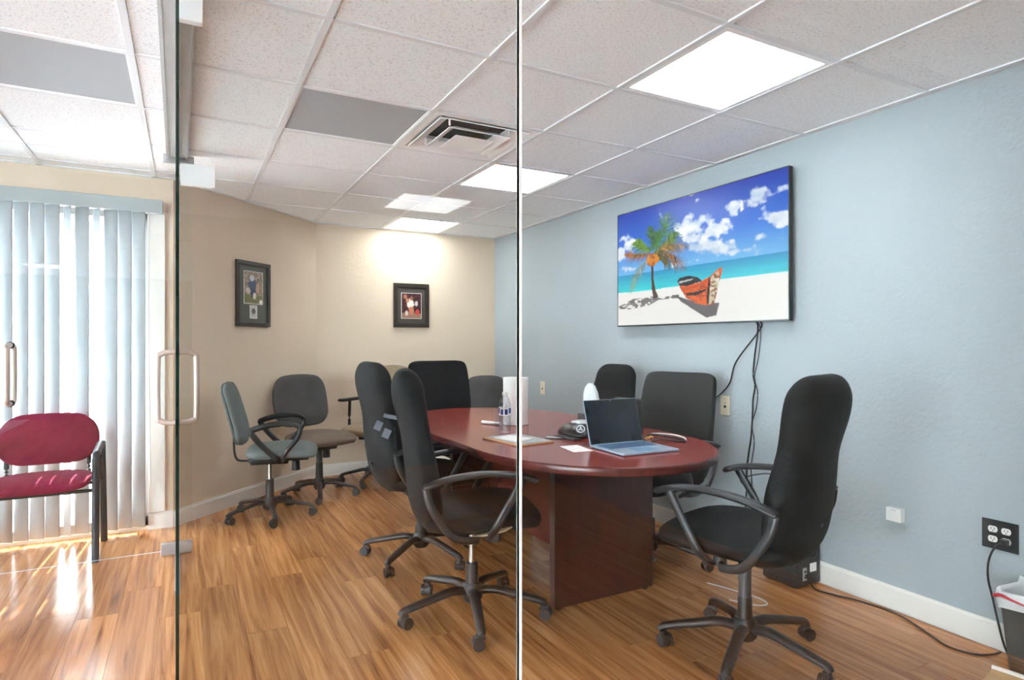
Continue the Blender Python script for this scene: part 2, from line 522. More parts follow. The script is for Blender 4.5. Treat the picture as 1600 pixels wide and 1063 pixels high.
# --- floor and planks
fl = struct('floor', MB().box(BX0 - .1, RW + .1, BY0 - .1, FY + .1, -0.1, -0.006), 'laminate', 'glossy orange-brown wood laminate floor')
struct('bounce_floor', MB().box(BX0 - .1, -2.2, BY0 - .1, FY + .1, -0.0062, -0.001), 'bounce_pale', 'added pale floor out of view, bouncing light to the ceiling')  # added beyond the view as a neutral reflector for the ceiling
PW, PL = 0.1655, 1.22
pm = MB().box(0, PW - 0.0012, 0, PL - 0.0012, -0.006, 0.0)
pmesh = pm.build('plank', 'laminate', fl)
pdata = pmesh.data
first = True
rr = random.Random(3)
k = 0
x = RW - 0.02 - PW
while x > -2.19 + PW:
    off = rr.random() * PL
    y = 0.56 - off
    while y < FY - 0.02:
        # skip planks that lie wholly behind the angled wall or outside
        inside = not ((x + PW < D0.x) and y > WY) and not ((y - WY) > (x + PW - D0.x) * (D1.y - D0.y) / (D1.x - D0.x) + 0.05 and y > WY)
        if inside and y + PL > 0.6:
            if first:
                pmesh.location = (x, y, 0); first = False
            else:
                link('plank', pdata, fl, (x, y, 0))
        y += PL
    x -= PW

# --- walls
struct('wall_lobby', MB().box(RW, RW + 0.1, BY0, 0.82, -0.05, TOP), 'unseen_dark_paint')  # unseen stretch split off dark so the glass mirrors less
struct('wall_right', MB().box(RW, RW + 0.1, 0.82, FY + 0.1, -0.05, TOP), 'blue_paint', 'pale blue textured wall carrying the television')
struct('wall_back', MB().box(D1.x - 0.1, RW, FY, FY + 0.1, -0.05, TOP), 'beige_paint', 'cream far wall with one framed picture')
dv = (D1 - D0).normalized(); nv = Vector((-dv.y, dv.x, 0))   # nv points away from the room
dl = (D1 - D0).length
DM = Matrix.Translation(D0) @ Matrix(((dv.x, nv.x, 0, 0), (dv.y, nv.y, 0, 0), (0, 0, 1, 0), (0, 0, 0, 1)))
struct('wall_angled', MB().box(0, dl, 0, 0.1, -0.05, TOP, M=DM), 'beige_paint', 'cream angled wall beside the window')
WX0, WX1, WZ0, WZ1 = -2.35, -0.215, 0.02, 2.10
ww = MB()
ww.box(BX0, D0.x, WY, WY + 0.1, WZ1, TOP)
ww.box(WX1, D0.x, WY, WY + 0.1, -0.05, WZ1)
ww.box(BX0, WX0, WY, WY + 0.1, -0.05, WZ1)
ww.box(WX0, WX1, WY, WY + 0.1, -0.05, WZ0)
struct('wall_window', ww, 'beige_paint', 'cream wall around the tall window')
struct('wall_corridor', MB().box(BX0, RW, BY0 - 0.1, BY0, -0.05, TOP), 'unseen_dark_paint')
SFY = 0.9  # end of the added glazing; solid wall beyond keeps daylight off the ceiling
struct('wall_left', MB().box(BX0 - 0.1, BX0, BY0, WY + 0.1, 2.26, TOP).box(BX0 - 0.1, BX0, BY0, BY0 + 0.2, -0.05, 2.26).box(BX0 - 0.1, BX0, SFY, WY + 0.1, -0.05, 2.26), 'unseen_dark_paint')
# added glazing out of view, there to let daylight in from the left
sf = MB()
for q in range(8):
    yq = BY0 + 0.2 + q * (SFY - BY0 - 0.2) / 7
    sf.box(BX0 - 0.07, BX0 - 0.03, yq - 0.025, yq + 0.025, -0.006, 2.26)
sf.box(BX0 - 0.07, BX0 - 0.03, BY0 + 0.2, SFY, -0.006, 0.06).box(BX0 - 0.07, BX0 - 0.03, BY0 + 0.2, SFY, 2.2, 2.26)
sfo = struct('added_window', sf, 'aluminium', 'added unseen glazing letting daylight in from the left')
for q in range(7):
    ya = BY0 + 0.2 + q * (SFY - BY0 - 0.2) / 7 + 0.025; yb = ya + (SFY - BY0 - 0.2) / 7 - 0.05
    MB().box(BX0 - 0.053, BX0 - 0.047, ya, yb, 0.06, 2.2).build('pane', 'pane_glass', sfo)
struct('trim_1', MB().box(WX1, -0.118, WY - 0.025, WY, 0.115, WZ1 + 0.0, bev=0.003), 'white_trim', 'white casing at the right of the window')

# --- baseboards
BH, BT = 0.108, 0.016
def bb(name, M, L):
    m = MB()
    m.box(0, L, -BT, 0, 0, BH - 0.014, M=M)
    m.box(0, L, -BT * 0.55, 0, BH - 0.014, BH, M=M)
    return struct(name, m, 'white_trim')
bb('baseboard_right', Matrix.Translation((RW, FY, 0)) @ Matrix.Rotation(-math.pi / 2, 4, 'Z'), FY - 0.87)
bb('baseboard_back', Matrix.Translation((D1.x, FY, 0)), RW - D1.x)
bb('baseboard_angled', DM, dl)
bb('baseboard_window', Matrix.Translation((WX1, WY, 0)), D0.x - WX1)

# --- ceiling: slab, tees, tiles
ce = struct('ceiling', MB().box(BX0 - .1, RW + .1, -0.4, FY + .1, CZ + 0.12, CZ + 0.18).box(BX0 - .1, RW + .1, BY0 - .1, -0.4, CZ, CZ + 0.18).box(BX0 - .1, R0 - 6 * S, -0.4, FY + .1, CZ, CZ + 0.12), 'grid_white', 'suspended ceiling of speckled square tiles')
TB = 0.012
ks = range(-6, 5); js = range(-3, 8)
for i in ks:
    xx = R0 + i * S
    MB().box(xx - TB, min(xx + TB, RW), -0.4, FY, CZ - 0.004, CZ + 0.03).build('tee_bar', 'grid_white', ce)
for j in js:
    yy = B0 + j * S
    for i in range(-6, 4):
        x0 = R0 + i * S + TB; x1 = R0 + (i + 1) * S - TB
        MB().box(x0, x1, yy - TB, min(yy + TB, FY), CZ - 0.0035, CZ + 0.03).build('cross_tee', 'grid_white', ce)
for (a, b_, c, d) in ((RW - 0.022, RW, -0.4, FY), (D1.x, RW, FY - 0.022, FY), (BX0, D0.x, WY - 0.022, WY)):
    MB().box(a, b_, c, d, CZ - 0.004, CZ + 0.03).build('wall_angle', 'grid_white', ce)
MB().box(0, dl, -0.022, 0, CZ - 0.004, CZ + 0.03, M=DM).build('wall_angle', 'grid_white', ce)
LIGHTS = [(2, 0), (2, 3), (2, 6)]
GRILLES = [(0, 2), (-2, 2)]
DIFF = [(1, 2)]
special = set(LIGHTS + GRILLES + DIFF)
tdata = None
for i in range(-6, 4):
    for j in range(-4, 7):
        if (i, j) in special: continue
        x0 = R0 + i * S; y0 = B0 + j * S
        if y0 + S < -0.4: continue
        if x0 + S < D0.x and y0 > WY: continue
        if tdata is None:
            t = MB().box(TB + 0.0015, S - TB - 0.0015, TB + 0.0015, S - TB - 0.0015, 0.002, 0.015).build('ceiling_tile', 'acoustic_tile', ce)
            tdata = t.data; t.location = (x0, y0, CZ)
        else:
            link('ceiling_tile', tdata, ce, (x0, y0, CZ))

# --- the window: frame, glass, ground outside
wf = MB()
fy0, fy1 = WY + 0.03, WY + 0.08
for (a, b_) in ((WX0, WX0 + 0.05), ((WX0 + WX1) / 2 - 0.03, (WX0 + WX1) / 2 + 0.03), (WX1 - 0.05, WX1)):
    wf.box(a, b_, fy0, fy1, WZ0, WZ1)
wf.box(WX0, WX1, fy0, fy1, WZ0, WZ0 + 0.06); wf.box(WX0, WX1, fy0, fy1, WZ1 - 0.05, WZ1)
win = struct('window_1', wf, 'aluminium', 'tall sliding window behind vertical blinds')
for a, b_ in ((WX0 + 0.05, (WX0 + WX1) / 2 - 0.03), ((WX0 + WX1) / 2 + 0.03, WX1 - 0.05)):
    MB().box(a, b_, WY + 0.052, WY + 0.058, WZ0 + 0.06, WZ1 - 0.05).build('pane', 'pane_glass', win)
struct('ground_outside', MB().box(-16, 12, WY + 0.1, 22, -0.2, -0.04).box(-16, BX0 - 0.1, -16, WY + 0.1, -0.2, -0.04), 'bounce_patio')  # left slab added unseen, a pale reflector for the added glazing

# --- vertical blinds
bl = thing('vertical_blind', 'pale vertical blind with grey headrail hanging over the sunny window', 'blind', (-0.2, 4.65, 0))
plain('headrail_grey', (162, 170, 172), 0.5, vary=0.03)
MB().box(-2.15, 0.072, -0.035, 0.03, 2.082, 2.168, bev=0.004).build('headrail', 'headrail_grey', bl)
pitch, sw = 0.0755, 0.089
rs = random.Random(11)
twist = {3: 59, 5: 57}
for i in range(27):
    ph = math.radians(twist.get(i, 24 + rs.uniform(-5, 5)))
    cx = -0.068 - i * pitch
    m = MB(); rings = []
    pts = []
    for q in range(9):
        s_ = (q / 8 - 0.5) * sw
        bulge = 0.009 * (1 - (2 * q / 8 - 1) ** 2)
        pts.append((cx + s_ * math.cos(ph) - bulge * math.sin(ph) * -1, -s_ * math.sin(ph) - bulge * math.cos(ph)))
    V = [(p[0], p[1], 0.04) for p in pts] + [(p[0], p[1], 2.082) for p in pts]
    m.add(V, [(q, q + 1, q + 10, q + 9) for q in range(8)], 0, True)
    o = m.build('slat', 'blind_vinyl', bl)
    md = o.modifiers.new('thick', 'SOLIDIFY'); md.thickness = 0.0012
MB().tube(crom([(-0.01, -0.03, 2.08), (-0.008, -0.035, 1.2), (0.0, -0.035, 0.42), (0.005, -0.035, 0.30)], 6), 0.004, 8).build('wand', 'white_plastic', bl)

# --- front glass partition (two panes, joint between) and its channels
GY = 0.85
JX = 0.549 * GY + 0.0
gp = thing('glass_partition', 'clear frameless glass wall across the front of the room', 'glass wall', (0, GY, 0))
def pane(name, x0, x1, y0, y1, z0, z1, par, edge='glass_edge_bright'):
    m = MB()
    V = [(x0, y0, z0), (x1, y0, z0), (x1, y1, z0), (x0, y1, z0), (x0, y0, z1), (x1, y0, z1), (x1, y1, z1), (x0, y1, z1)]
    thin_y = (y1 - y0) < (x1 - x0)
    faces = [(0, 1, 5, 4), (2, 3, 7, 6)] if thin_y else [(1, 2, 6, 5), (3, 0, 4, 7)]
    edges = [(1, 2, 6, 5), (3, 0, 4, 7)] if thin_y else [(0, 1, 5, 4), (2, 3, 7, 6)]
    m.add(V, faces, 0)
    m.add(V, edges + [(0, 3, 2, 1), (4, 5, 6, 7)], 1)
    return m.build(name, ['pane_glass', edge], par)
pane('pane', -0.0045, JX - 0.0022, -0.004, 0.004, 0.02, 2.30, gp)
pane('pane', JX + 0.0022, RW - 0.005, -0.004, 0.004, 0.02, 2.30, gp)
MB().box(JX - 0.0022, JX + 0.0022, -0.005, 0.005, 0.02, 2.30).build('silicone_joint', 'silicone', gp)
MB().box(0.0, RW - 0.001, -0.02, 0.02, 0.0, 0.022).build('floor_channel', 'aluminium', gp)
MB().box(0.0, RW - 0.001, -0.02, 0.02, 2.295, 2.3295).build('head_channel', 'aluminium', gp)

# --- side glass partition running away from the camera, with a door in it
SL = -0.0097
sg = thing('glass_side_partition', 'glass side partition seen edge-on with an aluminium header along the ceiling', 'glass wall', (0, 0.855, 0), -math.atan(SL) * -1)
# local frame: x across, y along the partition (rotation about z by the slope)
sg.rotation_euler = (0, 0, math.atan(-SL))
sg.location = (SL * 0.86, 0.86, 0)
def sy(y): return y - 0.86
HT = 0.0019
pane('pane', -HT, HT, sy(0.86), sy(2.05), 0.02, 2.30, sg, 'glass_edge_green')
pane('pane', -HT, HT, sy(3.42), sy(4.03), 0.02, 2.30, sg, 'glass_edge_green')
MB().box(-0.056, 0.056, sy(0.9), sy(4.03), 2.306, 2.3295).box(-0.05, -0.044, sy(0.9), sy(4.03), 2.296, 2.306).box(0.044, 0.05, sy(0.9), sy(4.03), 2.296, 2.306).box(-0.01, 0.01, sy(0.9), sy(4.03), 2.285, 2.306).build('header', 'aluminium', sg)
MB().box(-0.012, 0.012, sy(0.9), sy(2.05), 0, 0.02).box(-0.012, 0.012, sy(3.42), sy(4.03), 0, 0.02).build('floor_channel', 'aluminium', sg)

def pull(mb, x, y, z0, z1, nx, ny, d=0.078, r=0.0122):
    """D-shaped pull: bar at distance d along (nx, ny)"""
    P = [(x, y, z1), (x + nx * (d - 0.038), y + ny * (d - 0.038), z1), (x + nx * (d - 0.011), y + ny * (d - 0.011), z1 - 0.011),
         (x + nx * d, y + ny * d, z1 - 0.038), (x + nx * d, y + ny * d, z0 + 0.038), (x + nx * (d - 0.011), y + ny * (d - 0.011), z0 + 0.011),
         (x + nx * (d - 0.038), y + ny * (d - 0.038), z0), (x, y, z0)]
    Q = crom(P, 5)
    mb.tube(Q, r, 12, up=(ny, -nx, 0) if abs(nx) > 0 else (1, 0, 0))
    for z in (z0, z1):
        mb.cyl((x, y, z), (x + nx * 0.006, y + ny * 0.006, z), r * 1.35, seg=14, mi=1)
    return mb
gd = thing('glass_door', 'frameless glass door seen edge-on with paired steel pull handles', 'glass door', sg.location, 0)
gd.rotation_euler = sg.rotation_euler
pane('leaf', -HT, HT, sy(2.06), sy(3.41), 0.012, 2.28, gd, 'glass_edge_green')
h = pull(MB(), -HT, sy(3.28), 0.862, 1.19, -1, 0).build('pull_handle', ['brushed_steel', 'black_plastic'], gd)
h = pull(MB(), HT, sy(3.28), 0.862, 1.19, 1, 0).build('pull_handle', ['brushed_steel', 'black_plastic'], gd)
MB().box(HT, 0.068, sy(2.08), sy(2.11), 2.205, 2.304, bev=0.003).build('top_patch', 'metal_white', gd)

fd = thing('glass_door', 'closed frameless glass door in front of the maroon chair and blinds', 'glass door', (0.037, 4.07, 0))
pane('leaf', -0.93, 0.0, -0.005, 0.005, 0.03, 2.29, fd)
pull(MB(), -0.845, -0.005, 0.915, 1.222, 0, -1, d=0.07, r=0.0135).build('pull_handle', ['brushed_steel', 'black_plastic'], fd)
pull(MB(), -0.845, 0.005, 0.915, 1.222, 0, 1, d=0.07, r=0.0135).build('pull_handle', ['brushed_steel', 'black_plastic'], fd)
MB().box(-0.16, 0.0, -0.014, 0.014, 0.006, 0.075, bev=0.003).build('bottom_patch', 'aluminium', fd)
MB().box(-0.15, 0.01, -0.014, 0.014, 2.278, 2.326, bev=0.003).build('top_patch', 'aluminium', fd)
MB().box(-0.06, 0.12, -0.05, -0.014, 2.15, 2.275, bev=0.003).build('closer_box', 'metal_white', fd)
lp = thing('glass_panel', 'fixed clear glass panel beside the closed glass door', 'glass wall', (-0.90, 4.07, 0))
pane('pane', -1.4, 0.0, -0.005, 0.005, 0.012, 2.325, lp)

# ================================================================== CEILING FITTINGS
def ceiling_light(cx, cy, label, group='square ceiling light panels', lamp='lamp_diffuser'):
    t = thing('ceiling_light', label, 'ceiling light', (cx, cy, CZ), 0, group)
    hs = S / 2 - TB
    inn = 0.268
    m = MB()
    for a, b_, c, d in ((-hs, hs, -hs, -inn), (-hs, hs, inn, hs), (-hs, -inn, -inn, inn), (inn, hs, -inn, inn)):
        m.box(a, b_, c, d, -0.002, 0.02)
    m.build('frame', 'metal_white', t)
    MB().box(-inn, inn, -inn, inn, 0.002, 0.008).build('diffuser', lamp, t)
    return t
def cell(i, j): return R0 + (i + 0.5) * S, B0 + (j + 0.5) * S
ceiling_light(*cell(2, 0), 'largest lit ceiling panel, nearest above the blue wall and television')
ceiling_light(*cell(2, 3), 'lit square ceiling panel just beyond the air diffuser')
ceiling_light(*cell(2, 6), 'smallest lit ceiling panel against the far cream wall')
for cx, cy, l in ((1.66, -2.82, 'lit ceiling panel of the lobby mirrored in the glass wall'),
                  (-1.7, -2.6, 'added ceiling panel out of view, lighting the lobby')):  # second lamp is added, unseen, to light the left side
    t = ceiling_light(cx, cy, l, lamp='lobby_diffuser')
    t.location.z = CZ - 0.021
for (i, j), l in zip(GRILLES, ('grey perforated return grille in the ceiling beside the air diffuser', 'grey perforated return grille in the ceiling above the maroon chair')):
    cx, cy = cell(i, j); hs = S / 2 - TB
    t = thing('return_grille', l, 'vent', (cx, cy, CZ), 0, 'perforated ceiling grilles')
    MB().box(-hs + 0.006, hs - 0.006, -hs + 0.006, hs - 0.006, 0.004, 0.01).build('perforated_panel', 'perforated_metal', t)
    m = MB()
    for a, b_, c, d in ((-hs, hs, -hs, -hs + 0.008), (-hs, hs, hs - 0.008, hs), (-hs, -hs + 0.008, -hs, hs), (hs - 0.008, hs, -hs, hs)):
        m.box(a, b_, c, d, -0.001, 0.014)
    m.build('frame', 'metal_white', t)

cx, cy = cell(1, 2)
t = thing('air_diffuser', 'white louvred square air diffuser in the ceiling with stepped cones', 'vent', (cx, cy, CZ))
hs = S / 2 - TB
def sq(r, z): return [(-r, -r, z), (r, -r, z), (r, r, z), (-r, r, z)]
def ringplate(r0, r1, z0, z1, th):
    m = MB()
    m.rings([sq(r0, z0), sq(r1, z1), sq(r1, z1 + th), sq(r0 + 0.001, z0 + th), sq(r0, z0)], cap=False, smooth=False)
    return m
ringplate(hs, hs - 0.03, -0.002, 0.001, 0.004).build('frame', 'metal_white', t)
ringplate(hs - 0.03, 0.19, 0.001, 0.055, 0.002).build('neck_liner', 'metal_white', t)
ringplate(0.248, 0.178, -0.006, 0.030, 0.004).build('outer_cone', 'metal_white', t)
ringplate(0.172, 0.118, -0.018, 0.012, 0.004).build('inner_cone', 'metal_white', t)
m = MB(); m.rings([sq(0.112, -0.026), sq(0.108, -0.028), sq(0.004, -0.002)], smooth=False); m.build('centre_pyramid', 'metal_white', t)
m = MB(); m.rings([sq(0.19, 0.055), sq(0.186, 0.112), sq(0.01, 0.114)], smooth=False, cap=False); m.build('duct_opening', 'duct_black', t)
for a, b_ in ((-0.17, -0.17), (0.17, -0.17), (-0.17, 0.17), (0.17, 0.17)):
    MB().cyl((a, b_, -0.005), (a, b_, 0.05), 0.006, seg=8).build('cone_post', 'metal_white', t)

# ================================================================== OFFICE CHAIRS
def star_base(t, R, a0, plastic, hub_z=0.085, leg_r=0.026, n=5, col='black_plastic', h0=0.24, piston='chrome', top=0.41, colr=0.029, arch=0.02):
    """five-legged base with casters; a0 (deg) is a world angle turned into the chair's own frame"""
    rz = t.rotation_euler.z
    MB().lathe([(0.035, hub_z - 0.035), (0.046, hub_z - 0.02), (0.048, hub_z + 0.03), (0.036, hub_z + 0.05)], seg=24).build('base_hub', plastic, t)
    for i in range(n):
        a = math.radians(a0 + i * 360 / n) - rz
        dx, dy = math.cos(a), math.sin(a)
        pts = [(dx * r, dy * r, z) for r, z in ((0.03, hub_z + 0.012), (0.10, hub_z + 0.012 + arch * 0.5), (R * 0.6, hub_z + arch * 0.3), (R * 0.88, hub_z - 0.012), (R, hub_z - 0.022), (R + 0.012, hub_z - 0.036))]
        m = MB(); m.tube(crom(pts, 4), [leg_r * (1 - 0.32 * min(1, q / 20)) for q in range(21)], 12, flat=0.75)
        leg = m.build('leg', plastic, t)
        # caster: twin wheels under a hood, trailing sideways
        ca = a + 0.9 + i * 1.3
        ex, ey = math.cos(ca), math.sin(ca); px_, py_ = -ey, ex
        c = Vector((dx * R + ex * 0.012, dy * R + ey * 0.012, 0.0255))
        m = MB()
        for s_ in (-1, 1):
            m.cyl(c + Vector((px_, py_, 0)) * s_ * 0.007, c + Vector((px_, py_, 0)) * s_ * 0.024, 0.0255, seg=18)
        m.cyl(c - Vector((px_, py_, 0)) * 0.010, c + Vector((px_, py_, 0)) * 0.010, 0.021, seg=14)
        m.cyl((dx * R, dy * R, 0.03), (dx * R, dy * R, hub_z - 0.018), 0.009, seg=10)
        m.tube([c + Vector((-ex * 0.024, -ey * 0.024, 0.012)), c + Vector((-ex * 0.012, -ey * 0.012, 0.026)), c + Vector((ex * 0.010, ey * 0.010, 0.026))], [0.012, 0.017, 0.012], 10)
        m.build('caster', 'caster_rubber', leg)
    MB().lathe([(colr * 1.1, hub_z + 0.045), (colr, hub_z + 0.06), (colr * 0.92, h0)], seg=24).build('gas_column', col, t)
    MB().cyl((0, 0, h0 - 0.01), (0, 0, top), 0.0145 if piston == 'chrome' else colr * 0.86, seg=18).build('gas_piston', piston, t)

def mechanism(t, sz, knob=True, lever=1):
    MB().box(-0.085, 0.085, -0.12, 0.13, sz - 0.055, sz - 0.012, bev=0.01).build('tilt_mechanism', 'black_plastic', t)
    if knob:
        MB().cyl((0, 0.105, sz - 0.115), (0, 0.105, sz - 0.05), 0.029, 0.026, seg=18).build('tension_knob', 'dark_plastic', t)
    if lever:
        m = MB(); m.tube(crom([(lever * 0.07, 0.02, sz - 0.035), (lever * 0.18, 0.03, sz - 0.05), (lever * 0.25, 0.035, sz - 0.06)], 5), 0.0055, 8)
        m.tube(crom([(lever * 0.22, 0.034, sz - 0.056), (lever * 0.27, 0.036, sz - 0.064)], 4), 0.0095, 8, flat=0.6)
        m.build('height_lever', 'black_plastic', t)

def loop_arm(t, s, sz, mat='dark_plastic', x=0.285, za=0.0, y0=0.0):
    """arched pad on a front strut and a curved rear strut"""
    pad = crom([(s * (x - 0.008), y0 + 0.23, 0.655 + za), (s * x, y0 + 0.14, 0.684 + za), (s * (x + 0.006), y0 + 0.0, 0.697 + za), (s * x, y0 - 0.14, 0.682 + za), (s * (x - 0.005), y0 - 0.245, 0.652 + za)], 6)
    arm = MB().tube(pad, [0.014] + [0.028] * (len(pad) - 2) + [0.020], 14, flat=0.48).build('armrest', mat, t)
    m = MB()
    m.tube(crom([(s * x, y0 + 0.17, 0.672 + za), (s * (x + 0.008), y0 + 0.10, 0.56 + za), (s * (x - 0.005), y0 + 0.045, sz + 0.02), (s * (x - 0.075), y0 + 0.03, sz - 0.035)], 6), 0.018, 10, flat=0.6, up=(1, 0, 0))
    m.build('front_strut', mat, arm)
    m = MB()
    m.tube(crom([(s * (x - 0.005), y0 - 0.235, 0.65 + za), (s * (x + 0.005), y0 - 0.215, 0.57 + za), (s * x, y0 - 0.13, sz + 0.01), (s * (x - 0.03), y0 - 0.03, sz - 0.025), (s * (x - 0.085), y0 - 0.01, sz - 0.035)], 6), 0.017, 10, flat=0.55, up=(1, 0, 0))
    m.build('rear_strut', mat, arm)
    return arm

def exec_chair(label, loc, face, a0, R=0.32, top=1.12, cover='black_cover', seat_mat='black_cover', lean=0.0, hw=1.0, headw=1.0,
               piston='chrome', h0=0.24, arms=(1, -1), lever=1, yb=0.0, group='black high-back chairs around the table', thick=1.0, bow=-0.02, square=False, arm_mat='dark_plastic'):
    """face = heading (deg) of the chair's front, 0 = +x"""
    t = thing('office_chair', label, 'chair', (loc[0], loc[1], 0), math.radians(face - 90), group)
    sz = 0.44
    star_base(t, R, a0, 'black_plastic', hub_z=0.098, piston=piston, h0=h0, top=sz - 0.04, col='black_plastic')
    mechanism(t, sz, lever=lever)
    m = MB()
    cushion(m, [(0, -0.235, sz + 0.035, 0.225, 0.045), (0.25, -0.12, sz + 0.035, 0.25, 0.05), (0.6, 0.08, sz + 0.04, 0.258, 0.05), (0.85, 0.20, sz + 0.032, 0.25, 0.048), (1.0, 0.28, sz + 0.012, 0.235, 0.04)], n=3.2, crown=0.012, er=9)
    m.build('seat', seat_mat, t)
    z0 = sz - 0.02; H = top - z0
    if square:
        rows = [(0, -0.215, z0, .21, .04), (.2, -0.24, z0 + .2 * H, .245, .05), (.5, -.262, z0 + .5 * H, .25, .045), (.8, -.295, z0 + .8 * H, .245, .038), (1, -.325, z0 + H, .235, .03)]
        nn, er = 4.5, 16
    else:
        rows = [(0, -0.185, z0, .165, .04), (.15, -0.222, z0 + .15 * H, .225, .056), (.38, -.252, z0 + .38 * H, .252, .056), (.6, -.285, z0 + .6 * H, .222, .05), (.8, -.318, z0 + .8 * H, .192 * headw, .058), (.92, -.333, z0 + .92 * H, .185 * headw, .058), (1, -.34, z0 + H, .165 * headw, .045)]
        nn, er = 3.0, 9
    rows = [(a, y - lean * (z - z0) + yb, z, w_ * hw, h_ * thick) for a, y, z, w_, h_ in rows]
    m = MB(); cushion(m, rows, n=nn, er=er, steps=34, seg=40, bow=bow)
    b = m.build('backrest', cover, t)
    # stitched seam / spine bar behind the back
    sp = []
    for q in range(8):
        y, z, w_, h_ = interp(rows, 0.02 + 0.1 * q / 7)
        sp.append((0, y - 0.01, z))
    MB().tube([(0, -0.09, sz - 0.03), (0, -0.19, sz - 0.03), (0, rows[0][1] - 0.055, z0 + 0.05), (0, rows[1][1] - 0.075, z0 + 0.16)], 0.022, 10, flat=0.5, up=(0, 0, 1)).build('back_bracket', 'black_plastic', t)
    for s in arms:
        loop_arm(t, s, sz, mat=arm_mat)
    return t

# near-left chair
c6 = exec_chair('black high-back chair nearest the camera at the left of the table, chrome piston showing', (1.153, 2.546), -14.5, 36, R=0.325, top=1.12, lean=-0.05, thick=1.15, h0=0.235, lever=0)
m = MB()
m.tube([(0.236, -0.05, 0.425), (0.248, 0.02, 0.437), (0.254, 0.09, 0.452), (0.254, 0.125, 0.462)], [0.003, 0.014, 0.018, 0.009], 10, flat=0.5)
m.build('exposed_seat_edge', 'tan_fabric', c6)
# second chair on the left side
c5 = exec_chair('black high-back chair second from the camera at the left of the table', (1.20, 3.36), 0, 218, R=0.32, top=1.13, lean=-0.05, hw=1.06, headw=1.16, thick=1.1)
# right foreground chair
c11 = exec_chair('large black high-back chair in the right foreground, turned towards the table end', (1.96, 1.71), 106, 66, R=0.315, top=1.12, piston='grey_column', h0=0.23, lever=0, headw=1.2, yb=0.01, lean=-0.04, thick=1.25, hw=0.94)
# head of the table
c7 = exec_chair('black square-backed chair at the far head of the table', (1.79, 4.30), -88, 200, R=0.33, top=1.09, square=True, hw=1.04, lean=0.0)
# right side of the table
c9 = exec_chair('black round-topped chair behind the laptop on the blue wall side of the table', (2.35, 3.42), 184, 30, R=0.30, top=1.085, headw=0.98)
c10 = exec_chair('black mesh-backed chair on the blue wall side, right of the laptop', (2.33, 2.70), 196, 300, R=0.31, top=1.055, square=True, cover='mesh_black', hw=0.98, lean=0.04)
MB().lathe([(0.0, 0.0), (0.03, 0.0), (0.034, 0.008), (0.022, 0.014), (0.0, 0.014)], seg=20, cap=False).build('lens_reflection', 'black_plastic', c10)  # disc standing in for a camera lens reflected in the glass
kb = c10.children[-1]; kb.location = (0.03, -0.235, 0.845); kb.rotation_euler = (math.radians(-95), 0, 0)

# papers tucked in the strap of the second chair
ps = thing('lanyard', 'white and grey lanyard badges hanging on the side of a black chair back', 'lanyard', (0.94, 3.11, 0.80), math.radians(-25))
MB().box(-0.045, 0.045, -0.004, 0.004, 0.04, 0.06, bev=0.002, M=Matrix.Rotation(math.radians(12), 4, 'Y')).build('strap', 'badge_grey', ps)
for q, (a, b_) in enumerate(((-0.055, -0.02), (0.0, -0.04))):
    MB().box(a - 0.019, a + 0.019, -0.006 - q * 0.004, -0.002 - q * 0.004, b_ - 0.024, b_ + 0.024, bev=0.001, M=Matrix.Rotation(math.radians(24), 4, 'Y')).build('badge', 'badge_grey', ps)

